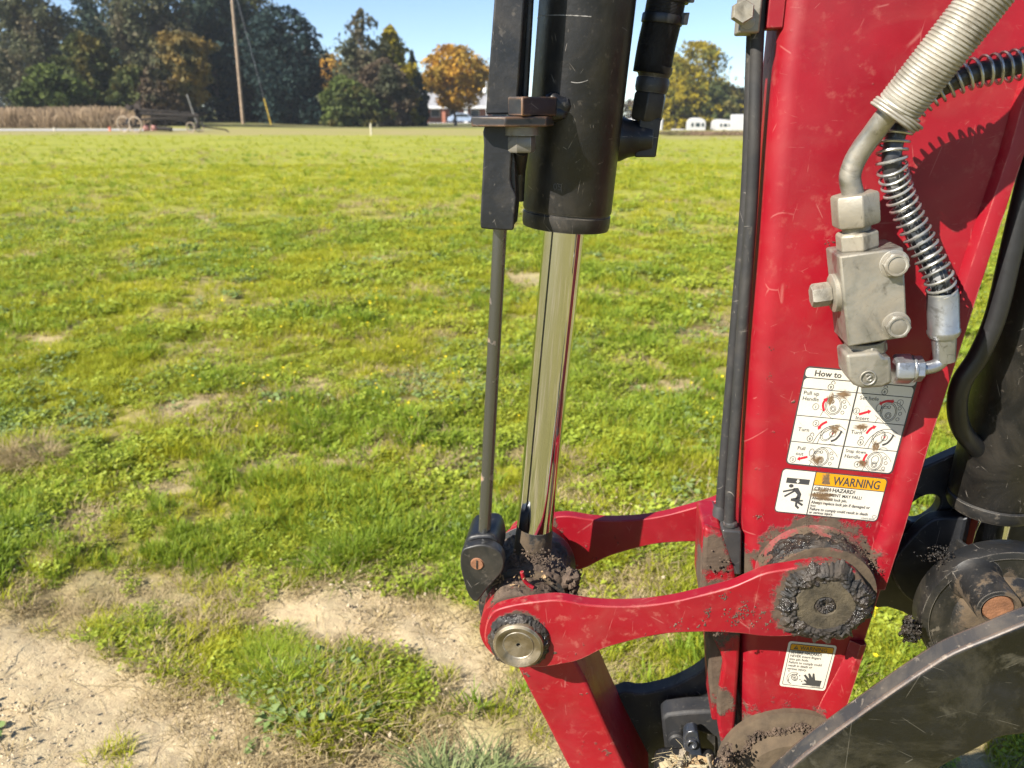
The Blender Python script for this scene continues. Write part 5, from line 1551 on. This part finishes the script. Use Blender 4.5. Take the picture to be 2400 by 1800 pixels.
class Decal:
    def __init__(s, corners, w, h):
        s.c = [U(x, y, D_ARM0) - N * .0004 for x, y in corners]; s.w, s.h = w, h; s.m = M()
    def p(s, x, y, lay):
        u, v_ = x / s.w, y / s.h
        a = s.c[0].lerp(s.c[1], u); b = s.c[3].lerp(s.c[2], u)
        return a.lerp(b, v_) - N * (lay * .00012)
    def poly(s, pts, mi=1, lay=2):
        b = s.m.pts([s.p(x, y, lay) for x, y in pts])
        if len(pts) < 5: s.m.face(list(range(b, b + len(pts))), mi)
        else:
            for t in tessellate_polygon([[Vector((x, y, 0)) for x, y in pts]]): s.m.face([b + i for i in t], mi)
    def rect(s, x0, y0, x1, y1, r=0, mi=1, lay=2, tr=(1, 1, 1, 1)):
        if r == 0: return s.poly([(x0, y0), (x1, y0), (x1, y1), (x0, y1)], mi, lay)
        pts = []
        for (cx, cy, a0), k in zip(((x1 - r, y0 + r, -90), (x1 - r, y1 - r, 0), (x0 + r, y1 - r, 90), (x0 + r, y0 + r, 180)), tr):
            if k:
                for i in range(6):
                    a = R(a0 + 18 * i); pts.append((cx + r * math.cos(a), cy + r * math.sin(a)))
            else:
                a = R(a0 + 45); pts.append((cx + r * math.copysign(1, math.cos(a)), cy + r * math.copysign(1, math.sin(a))))
        s.poly(pts, mi, lay)
    def line(s, pts, w, mi=1, lay=3, closed=False):
        n = len(pts); k = n if closed else n - 1
        for i in range(k):
            a, b = np.array(pts[i], float), np.array(pts[(i + 1) % n], float)
            d = b - a; L = np.hypot(*d)
            if L < 1e-6: continue
            d /= L; q = np.array([-d[1], d[0]]) * w / 2; a2, b2 = a - d * w * .3, b + d * w * .3
            s.poly([tuple(a2 - q), tuple(b2 - q), tuple(b2 + q), tuple(a2 + q)], mi, lay + (i % 2) * .5)
    def ring(s, cx, cy, rx, ry=None, w=.45, mi=1, a0=0, a1=360, n=22, rot=0):
        ry = ry or rx; pts = []
        for i in range(n + 1):
            a = R(a0 + (a1 - a0) * i / n); x, y = rx * math.cos(a), ry * math.sin(a)
            pts.append((cx + x * math.cos(rot) - y * math.sin(rot), cy + x * math.sin(rot) + y * math.cos(rot)))
        s.line(pts, w, mi)
    def text(s, body, x, y, size, bold=0, mi=1, lay=3.6, sx=1.0, align='LEFT'):
        vs, fs = text_mesh(body, size, bold, align)
        b = s.m.pts([s.p(x + a * sx, y - c_, lay) for a, c_ in vs])
        for f in fs: s.m.face([b + i for i in f], mi)
    def arrow(s, x0, y0, x1, y1, bend=0, w=2.0, mi=3, both=False):
        a, b = np.array((x0, y0), float), np.array((x1, y1), float); d = b - a; L = np.hypot(*d); q = np.array((-d[1], d[0])) / L
        pts = [a + d * (u * .72 + (.14 if both else 0)) + q * bend * math.sin(math.pi * (u * .72 + (.14 if both else 0))) for u in np.linspace(0, 1, 9)]
        s.line([tuple(p) for p in pts], w, mi, 3)
        e = pts[-1]; dd = b - e; dd /= np.hypot(*dd); qq = np.array((-dd[1], dd[0]))
        s.poly([tuple(e + qq * w * 1.05), tuple(b), tuple(e - qq * w * 1.05)], mi, 4)
        if both:
            e = pts[0]; dd = a - e; dd /= np.hypot(*dd); qq = np.array((-dd[1], dd[0]))
            s.poly([tuple(e + qq * w * 1.05), tuple(a), tuple(e - qq * w * 1.05)], mi, 4)
    def num(s, k, x, y):
        s.ring(x, y, 2.7, w=.35); s.text(str(k), x, y + 1.35, 3.9, align='CENTER')
    def lock(s, x, y, open_):
        s.ring(x, y + 1.6, 2.5, 2.6, .45); s.ring(x + (1.3 if open_ else 0), y - 1.8, 1.6, 1.9, .45, a0=180, a1=380 if open_ else 360); s.text('8', x, y + 2.9, 3.4, .03, align='CENTER')
    def pad(s, x, y, handle=0):
        s.ring(x, y, 7.2, 8.4, .4, rot=-.25); s.ring(x, y, 6.0, 7.2, .4, rot=-.25)
        s.ring(x + .3, y + 3, 2.6, w=.4); s.ring(x + .3, y + 3, 1.5, w=.4)
        if handle == 0: s.ring(x - 1.5, y - 3.2, 1.5, w=.4)
        elif handle == 1:
            s.ring(x - 9.5, y - 3, 2.2, 3.4, .4); s.line([(x - 7.5, y - 3.6), (x - 1.5, y - 5)], .4); s.line([(x - 7.5, y - 2.4), (x - 1.0, y - 3.6)], .4); s.ring(x - .6, y - 4.3, 1.2, w=.4)
        else: s.ring(x, y - 1.5, 3.2, 3.8, .4)
        for k, (dx, dy) in enumerate(((8.8, -4), (10.4, 0.5), (9.4, 5.5))): s.ring(x + dx, y + dy, 1.4, w=.35)
        s.line(smooth([(x - 2, y - 8.5), (x + 6, y - 8.5), (x + 12, y - 4.5), (x + 15, y - 1)], 3, False), .35)
        s.line([(x - 11, y + 4), (x - 8, y + 5.5), (x + 2, y + 12)], .35); s.line([(x - 8, y + 5.5), (x - 9.5, y + 10)], .35)
    def swirl(s, x, y):
        s.line(smooth([(x - 12, y + 10), (x - 8, y + 1), (x, y - 6), (x + 9, y - 7), (x + 15, y - 4)], 3, False), .4)
        s.line(smooth([(x - 8, y + 11), (x - 6, y + 3), (x - 1, y - 2), (x + 6, y - 4.5), (x + 14, y - 1)], 3, False), .4)
        s.ring(x - 1, y + 1, 5.2, 6.8, .4, rot=.5); s.ring(x - .6, y + 1, 4.0, 5.6, .4, rot=.5)
        s.ring(x + 4.2, y + .6, 2.7, w=.4); s.poly([(x + 3, y - .6), (x + 5.4, y - .6), (x + 4.2, y + 1.6)], 3, 3)
        s.line(smooth([(x + 4.5, y + 7), (x + 8, y + 5), (x + 10.5, y + 1), (x + 11.5, y - 2.5)], 3, False), 1.7, 1); s.ring(x + 6, y + 12, 4, 2.5, .35, a0=200, a1=340)
    def done(s, name, label, bevel=0):
        return build(name, s.m, DM, arm, recalc=False, label=label)
d = Decal([(1888, 857), (2154, 880), (2090, 1112), (1840, 1087)], 100, 88)
d.rect(0, 0, 100, 88, 4.5, 1, 0); 
d.rect(1.2, 1.3, 98.6, 9.2, 3, 0, 1); d.rect(1.2, 10.1, 98.6, 86.8, 3.4, 0, 1)
for y in (18.9, 43, 66.6): d.rect(1.2, y - .35, 98.6, y + .35, 0, 1, 2)
d.rect(49.2, 10, 50.5, 86.8, 0, 1, 2.4)
d.text('How to', 9, 7.6, 7.0, .12, sx=1.1)
d.lock(26, 14.3, True); d.lock(74, 14.3, False)
d.text('Pull up', 3, 24.2, 4.7, sx=1.12); d.text('Handle', 3, 29.2, 4.7, sx=1.12); d.num(1, 16.5, 34); d.pad(32, 31.5, 0); d.arrow(24.6, 36.5, 25.6, 25, -2.5)
d.text('Turn', 5, 56.6, 4.7, sx=1.12); d.num(2, 20, 48.6); d.arrow(29.2, 46.5, 23, 54, 1.2); d.lock(17.5, 61, True); d.swirl(33, 56)
d.text('Pull', 8, 73.6, 4.7, sx=1.12); d.text('out', 7.5, 78.6, 4.7, sx=1.12); d.num(3, 6, 83); d.arrow(18.5, 79.5, 9.8, 82.4, 0); d.pad(31.5, 78, 1)
d.text('Set hole', 53.5, 24.2, 4.7, sx=1.12); d.arrow(72, 27, 84.5, 23.6, -1.5, both=True); d.num(1, 90, 24.2); d.num(2, 53.5, 34.6); d.arrow(57, 37, 66.5, 33.2, 0); d.text('Insert', 54, 41.8, 4.7, sx=1.12); d.pad(82, 33, 1)
d.num(3, 63.5, 49.6); d.text('Turn', 53, 54.6, 4.7, sx=1.12); d.arrow(67.5, 53, 74.5, 46, -1.2); d.lock(64, 60, False); d.swirl(80, 55)
d.text('Snap down', 52.5, 71.6, 4.5, sx=.95); d.text('Handle', 52.5, 76.6, 4.7, sx=1.12); d.num(4, 66, 81.6); d.pad(81, 77.5, 2); d.arrow(72.4, 72, 73.8, 82.5, 2.2)
d.text('172472-05290', 80, 85.8, 2.1)
d.done('instruction_decal', 'white instruction decal with six line drawings of a lock pin')
d = Decal([(1834, 1096), (2082, 1121), (2055, 1223), (1813, 1199)], 100, 41)
d.rect(0, 0, 100, 41, 4, 1, 0); d.rect(.9, .9, 99.1, 40.1, 3.3, 0, 1)
d.rect(31.6, 0.4, 32.6, 40.6, 0, 1, 2); d.rect(32.6, .9, 99.1, 12.2, 3.3, 2, 1.5, (1, 0, 0, 0)); d.rect(32.6, 12.1, 99.1, 12.8, 0, 1, 2)
d.poly([(43.6, 2.4), (47.8, 10.6), (39.4, 10.6)], 1, 2); d.line([(43.6, 5), (43.6, 8)], .9, 2, 3); d.rect(43.15, 8.8, 44.05, 9.7, 0, 2, 3)
d.text('WARNING', 49.8, 10.6, 11.0, .16, sx=.83)
for y, tx, bo, sz in ((17.6, 'CRUSH HAZARD!', .10, 5.0), (21.9, 'ATTACHMENT MAY FALL!', .06, 4.0), (25.9, 'Always check lock pin.', .06, 3.9), (29.9, 'Always replace lock pin if damaged or', .06, 3.9), (32.9, 'lost.', .03, 3.5), (36.2, 'Failure to comply could result in death', .06, 3.8), (39.3, 'or serious injury.', .06, 3.6)):
    d.text(tx, 33.6, y - .4, sz, bo, sx=.94 if sz < 4 else 1.0)
d.text('172473-05350', 84, 39.4, 2.2); d.ring(96, 36.2, 1.9, 1.3, .3)
d.rect(6, 8.2, 28, 13, 0, 1, 2); d.poly([(16, 9), (18, 9), (18, 10.6), (19, 10.6), (17, 12.6), (15, 10.6), (16, 10.6)], 0, 3)
d.poly([(11.6 + 2.3 * math.cos(R(30 * i)), 15.4 + 1.7 * math.sin(R(30 * i))) for i in range(12)], 1, 2)
d.poly([(14, 17.2), (18.5, 16.6), (22.8, 22), (22.4, 27), (17.5, 28.5), (19.2, 23), (15, 19.5)], 1, 2)
d.line([(15, 18.4), (5.4, 21.2)], 1.7, 1, 2); d.line([(16, 19.4), (7.5, 25.4)], 1.7, 1, 2.4)
d.line([(21, 26), (14.6, 28), (19, 28.6)], 2.2, 1, 2); d.line([(21.5, 26.5), (20.5, 29.5), (25.5, 31.8)], 2.0, 1, 3); d.line([(19.5, 28.5), (20, 33.2), (22.5, 35)], 2.0, 1, 2.4); d.line([(21.5, 28.5), (25, 28)], 1.6, 1, 2)
d.done('warning_decal', 'crush hazard warning decal with a falling figure')
d = Decal([(1849, 1501.7), (1962, 1513), (1933, 1619), (1826, 1607)], 60, 57)
d.rect(0, 0, 60, 57, 3.5, 0, 0); d.rect(3, 2.4, 57.4, 54.6, 2.4, 1, 1); d.rect(3.8, 3.2, 56.6, 53.8, 1.8, 0, 2)
d.rect(3.8, 3.2, 56.6, 10, 1.8, 2, 2.5, (1, 0, 0, 1)); d.rect(3.8, 9.9, 56.6, 10.7, 0, 1, 3)
d.poly([(10.5, 4), (13.6, 9), (7.4, 9)], 1, 3); d.line([(10.5, 5.6), (10.5, 7.6)], .7, 2, 4)
d.text('WARNING', 15.5, 9, 6.6, .1, sx=1.06)
for y, tx, bo, sz in ((15, 'SEVERE HAZARD!', .10, 4.8), (19.2, 'NEVER insert fingers', .06, 4.4), (23.2, 'into pin hole.', .06, 4.4), (27.2, 'Failure to comply could', .06, 4.2), (31.2, 'result in death or', .06, 4.2), (35.2, 'serious injury.', .06, 4.2)):
    d.text(tx, 5.2, y - .5, sz, bo, sx=1.05)
d.ring(16, 45, 8.5, 7.5, .5, a0=100, a1=300); d.ring(17, 46, 7.5, 6.5, .4, a0=120, a1=290); d.ring(17, 44, 4.6, 3.4, .7, rot=.7); d.ring(16, 43, 1.6, 1.4, .7); d.ring(18, 45.6, 1.5, 1.3, .7)
for x, y in ((8, 36.6), (19, 39.6), (23, 41), (10, 48), (24.5, 46), (27.2, 47.8)): d.poly([(x - 1, y - .5), (x + .6, y - .9), (x + 1, y + .6), (x - .4, y + .8)], 1, 3)
d.poly(smooth([(33, 52), (52, 52), (52.5, 44.5), (44, 44.5), (41, 36.5), (38.8, 36.5), (39.5, 42), (35.2, 36.8), (33, 37.5), (36, 43.5), (29.8, 38.6), (28, 40), (33.5, 46), (30, 45), (29.5, 46.5), (34, 49.5), (28.5, 50.8), (28.5, 52)], 1), 1, 3)
d.text('172472-05260', 40, 53.6, 2.2)
d.done('warning_decal', 'severe hazard warning decal with a black hand')

# ---- thumb side on the right: cylinder, hose, bracket plate, pivot boss
D_TH = .125
m = M()
def c8(x, y): return (2080 + x * .2893, 1000 + y * .2893)
th_t, th_b = U(2545, 280, D_TH), U(2318, 1196, D_TH)
td = (th_b - th_t).normalized(); tl = (th_b - th_t).length
Rth = 96 * mpp(2318, 1180, D_TH - .02)
THB = black_paint('black_thumb_paint', (.005, .005, .005), .3, .25, .45, [(U(2400, 1130, .03), .01, .035)])
m.lathe(th_t - td * .3, td, [(Rth, 0), (Rth, .3 + tl - .022), (Rth * .985, .3 + tl - .021), (Rth * .96, .3 + tl - .019)], 64)
thc = build('thumb_cylinder', m, THB, EXC, label='black hydraulic thumb cylinder at the right edge')
m = M(); m.lathe(th_b - td * .0195, td, [(Rth * .95, 0), (Rth * 1.0, .002), (Rth * 1.0, .011), (Rth * .94, .016), (Rth * .6, .0165)], 64)
build('gland', m, BLK_DIRT, thc)
m = M(); r_r = 50 * mpp(2305, 1240, D_TH); re = U(2293, 1300, D_TH)
m.lathe(th_b - td * .01, td, [(r_r, 0), (r_r, (re - th_b).length + .01)], 48)
build('thumb_rod', m, MAT['chrome'], thc)
m = M(); m.lathe(U(2300, 1268, D_TH), td, [(r_r * 1.1, 0), (r_r * 1.14, .004), (r_r * 1.05, .006), (r_r * 1.12, .03), (r_r * 1.4, .06)], 40)
build('rod_eye', m, BLK_DIRT, thc)
m = M(); m.tube(spath([(2500, 120, .07), (2450, 290, .07), (2415, 400, .07), (2376, 560, .07), (2335, 735, .07), (2294, 832, .072), (2254, 895, .075), (2243, 955, .08), (2257, 1012, .09), (2300, 1060, .11)], 7), 23.5 * mpp(2330, 730, .07), 24)
build('hose', m, MAT['hose_black'], thc)
m = M()
outl = [c8(*p) for p in [(-250, 560), (0, 445), (262, 345), (590, 200), (900, 60), (1300, -150), (1500, 200), (1500, 1200), (900, 1500), (330, 1640), (220, 1560), (120, 1500), (0, 1462), (-90, 1470), (-250, 1300)]]
hole = [c8(293 + 136 * math.cos(2 * math.pi * i / 40) - 26 * math.sin(2 * math.pi * i / 40), 664 + 108 * math.sin(2 * math.pi * i / 40) - 34 * math.cos(2 * math.pi * i / 40)) for i in range(40)]
BLK_TH = black_paint('black_bracket_plate', (.012, .0125, .014), .3, .1, .45)
m.prism([U(x, y, .150) for x, y in outl], N * .017, holes=[[U(x, y, .150) for x, y in hole]])
build('thumb_bracket', m, BLK_TH, EXC, .002, 2, label='black thumb bracket plate with a round hole')
m = M()
m.prism([Vector(p) for p in smooth([U(x, y, .125) for x, y in [c8(*p) for p in [(60, 1080), (200, 900), (340, 770), (450, 740), (640, 745), (900, 800), (900, 1300), (500, 1500), (200, 1420), (60, 1250)]]], 3)], N * .018)
build('thumb_plate', m, BLK_TH, EXC, .002, 2)
# big boss disc with tube and rusty pin
m = M(); bc_ = U(2352, 1452, .05)
Rb = 182 * mpp(2352, 1452, .05)
m.lathe(bc_ + N * .055, -N, [(Rb * .96, .025), (Rb, .030), (Rb, .050), (Rb * .985, .054), (Rb * .90, .0555), (Rb * .885, .0530), (Rb * .62, .053), (Rb * .56, .058), (Rb * .5, .062), (Rb * .30, .063)], 72)
boss = build('thumb_pivot', m, BLK_DIRT, EXC)
pt = U(2341, 1428, .0)
m = M()
ri = 50 * mpp(2341, 1428, .0)
m.lathe(pt + N * .052, -N, [(ri * 1.25, 0), (ri * 1.12, .004), (ri * 1.03, .010), (ri, .045), (ri * .98, .052), (ri * .80, .053), (ri * .74, .050), (ri * .73, .03)], 48)
build('pivot_tube', m, BLK_DIRT, boss)
m = M(); m.lathe(pt + N * .03, -N, [(ri * .72, 0), (ri * .72, .026), (ri * .66, .029), (0, .029)], 40)
build('rusty_pin', m, MAT['rust'], boss)
m = M()
for i in range(0):
    lump(m, U(*c8(rnd.gauss(440, 60), rnd.gauss(960, 40)), rnd.uniform(.07, .095)), rnd.uniform(.004, .009), (1, 1, 1), .7, 130, 16, i)
for i in range(160):
    crumb_mesh(m, U(*c8(rnd.gauss(430, 70), rnd.gauss(1040, 45)), rnd.uniform(.06, .09)), rnd.uniform(.0004, .0014), rnd)
for i in range(420):
    crumb_mesh(m, U(*c8(rnd.gauss(190, 35), rnd.gauss(1650, 40)), rnd.uniform(.03, .07)), rnd.uniform(.0008, .003), rnd)
o = build('grease', m, MAT['grease'], boss); o['kind'] = 'stuff'
# ---- curved bucket plate, lower right
def c6(x, y): return (1600 + x * .452, 1050 + y * .452)
face = [c6(*p) for p in [(2150, 760), (1950, 850), (1770, 915), (1600, 985), (1400, 1068), (1250, 1158), (1080, 1272), (900, 1400), (700, 1545), (560, 1659), (420, 1800), (330, 1930), (330, 2050), (700, 2020), (1000, 1880), (1200, 1745), (1340, 1659), (1420, 1615), (1500, 1578), (1640, 1506), (1770, 1486), (1950, 1430), (2150, 1300)]]
m = M()
m.prism([Vector(p) for p in smooth([U(x, y, -.10) for x, y in face], 4)], N * .022, side_mi=1)
bk = build('bucket_plate', m, [BLK_PLATE, black_paint('worn_rim_paint', (.026, .027, .029), 1.0, 1.0, .42, erad=.004)], EXC, .003, 3, label='large curved black bucket edge plate with worn pale rim')
# ---- dark coupler behind the arm tip
def c1(x, y): return (1000 + x * .3918, 1150 + y * .3918)
m = M()
ear = [c1(*p) for p in [(900, 1290), (1050, 1255), (1180, 1205), (1250, 1215), (1330, 1210), (1450, 1180), (1530, 1145), (1600, 1108), (1690, 1040), (1800, 940), (1950, 900), (1950, 2000), (1500, 2000), (1120, 2000), (1000, 1700)]]
m.prism([Vector(p) for p in smooth([U(x, y, .150) for x, y in ear], 2)], N * .022)
cp = build('bucket_ear', m, black_paint('coupler_black', (.012, .0125, .014), .5, .2, .6), EXC, .002, 2, label='dark bucket ear with a concave top edge behind the arm tip')
CPL = black_paint('coupler_box', (.016, .0165, .018), .3, .1, .6)
m = M()
bxp = [c1(*p) for p in [(1405, 1365), (1440, 1340), (1560, 1325), (1900, 1310), (1900, 1700), (1740, 1700), (1740, 1480), (1540, 1420), (1530, 1600), (1430, 1600)]]
m.prism([U(x, y, .112) for x, y in bxp], N * .030)
build('coupler_body', m, CPL, EXC, .004, 2)
m = M(); m.lathe(U(*c1(1495, 1478), .112), -N, [(.011, 0), (.011, .006), (.009, .008), (0, .008)], 26)
build('coupler_stud', m, CPL, EXC, 0)
m = M()
lat = [c1(*p) for p in [(1540, 1470), (1560, 1445), (1600, 1435), (1625, 1450), (1640, 1540), (1665, 1660), (1600, 1700), (1540, 1700)]]
m.prism([U(x, y, .085) for x, y in lat], N * .016)
m.lathe(U(*c1(1585, 1510), .085), -N, [(.0075, 0), (.0075, .004), (.004, .0042), (.0038, .001), (0, .001)], 20)
build('coupler_latch', m, black_paint('latch_black', (.02, .025, .035), .5, .1, .3), EXC, .002, 2)
# floor of the coupler with debris
m = M()
m.prism([U(x, y, .060) for x, y in [c1(*p) for p in [(1370, 1690), (1420, 1670), (1740, 1680), (1760, 1900), (1360, 1900)]]], N * .04)
build('coupler_floor', m, BLK_DIRT, EXC, .006, 2)
random.seed(5)
m = M()
for i in range(46):
    x, y = random.gauss(1590, 70), random.gauss(1625, 30)
    c = U(*c1(x, y + 18), random.uniform(.02, .05))
    a = Vector((random.gauss(0, 1), random.gauss(0, .6), random.gauss(0, .8)))
    ln = random.uniform(.004, .018)
    m.box(c, (a, a.orthogonal(), a.cross(a.orthogonal())), (ln, random.uniform(.0012, .005), .0012), random.choice((0, 1, 2)))
for i in range(26):
    c = U(*c1(random.gauss(1540, 50), random.gauss(1625, 18)), random.uniform(-.005, .02))
    e = c + T * random.gauss(-.012, .012) + ZV * random.gauss(-.004, .012) + N * random.gauss(0, .01)
    mid = (c + e) / 2 + ZV * random.uniform(.0, .012)
    m.tube([c, mid, e], .00025, 4, 2)
o = build('debris', m, [MAT['chip'], plain('grey_chip', (.22, .18, .13), .9, 0, .4, 80), plain('straw', (.33, .27, .16), .8, 0, .3, 60)], EXC, recalc=False); o['kind'] = 'stuff'
m = M()
for i in range(200):
    crumb_mesh(m, U(*c1(rnd.gauss(1790, 22), rnd.gauss(1600, 34)), rnd.uniform(-.01, .03)), rnd.uniform(.0005, .0025), rnd)
for i in range(700):
    a = R(rnd.uniform(60, 170)); rad = rnd.gauss(.0725, .0018) + .003 * math.sin(a * 9)
    crumb_mesh(m, P_tool + T * rad * math.cos(a) + ZV * rad * math.sin(a) + N * rnd.uniform(.004, .014), rnd.uniform(.0006, .0024), rnd)
o = build('mud', m, MAT['mud'], EXC); o['kind'] = 'stuff'

# ================================================================== HAZE
m = M(); boxm(m, -340, 340, -130, 440, -8, 45)
hz_mat = bpy.data.materials.new('thin_air'); hz_mat.use_nodes = True
nt = hz_mat.node_tree; nt.nodes.remove(nt.nodes['Principled BSDF'])
pv_ = nt.nodes.new('ShaderNodeVolumePrincipled'); pv_.inputs['Color'].default_value = (.82, .88, .95, 1); pv_.inputs['Density'].default_value = .00045; pv_.inputs['Anisotropy'].default_value = .2
nt.links.new(pv_.outputs[0], nt.nodes['Material Output'].inputs['Volume'])
o = build('haze', m, hz_mat); o['kind'] = 'stuff'
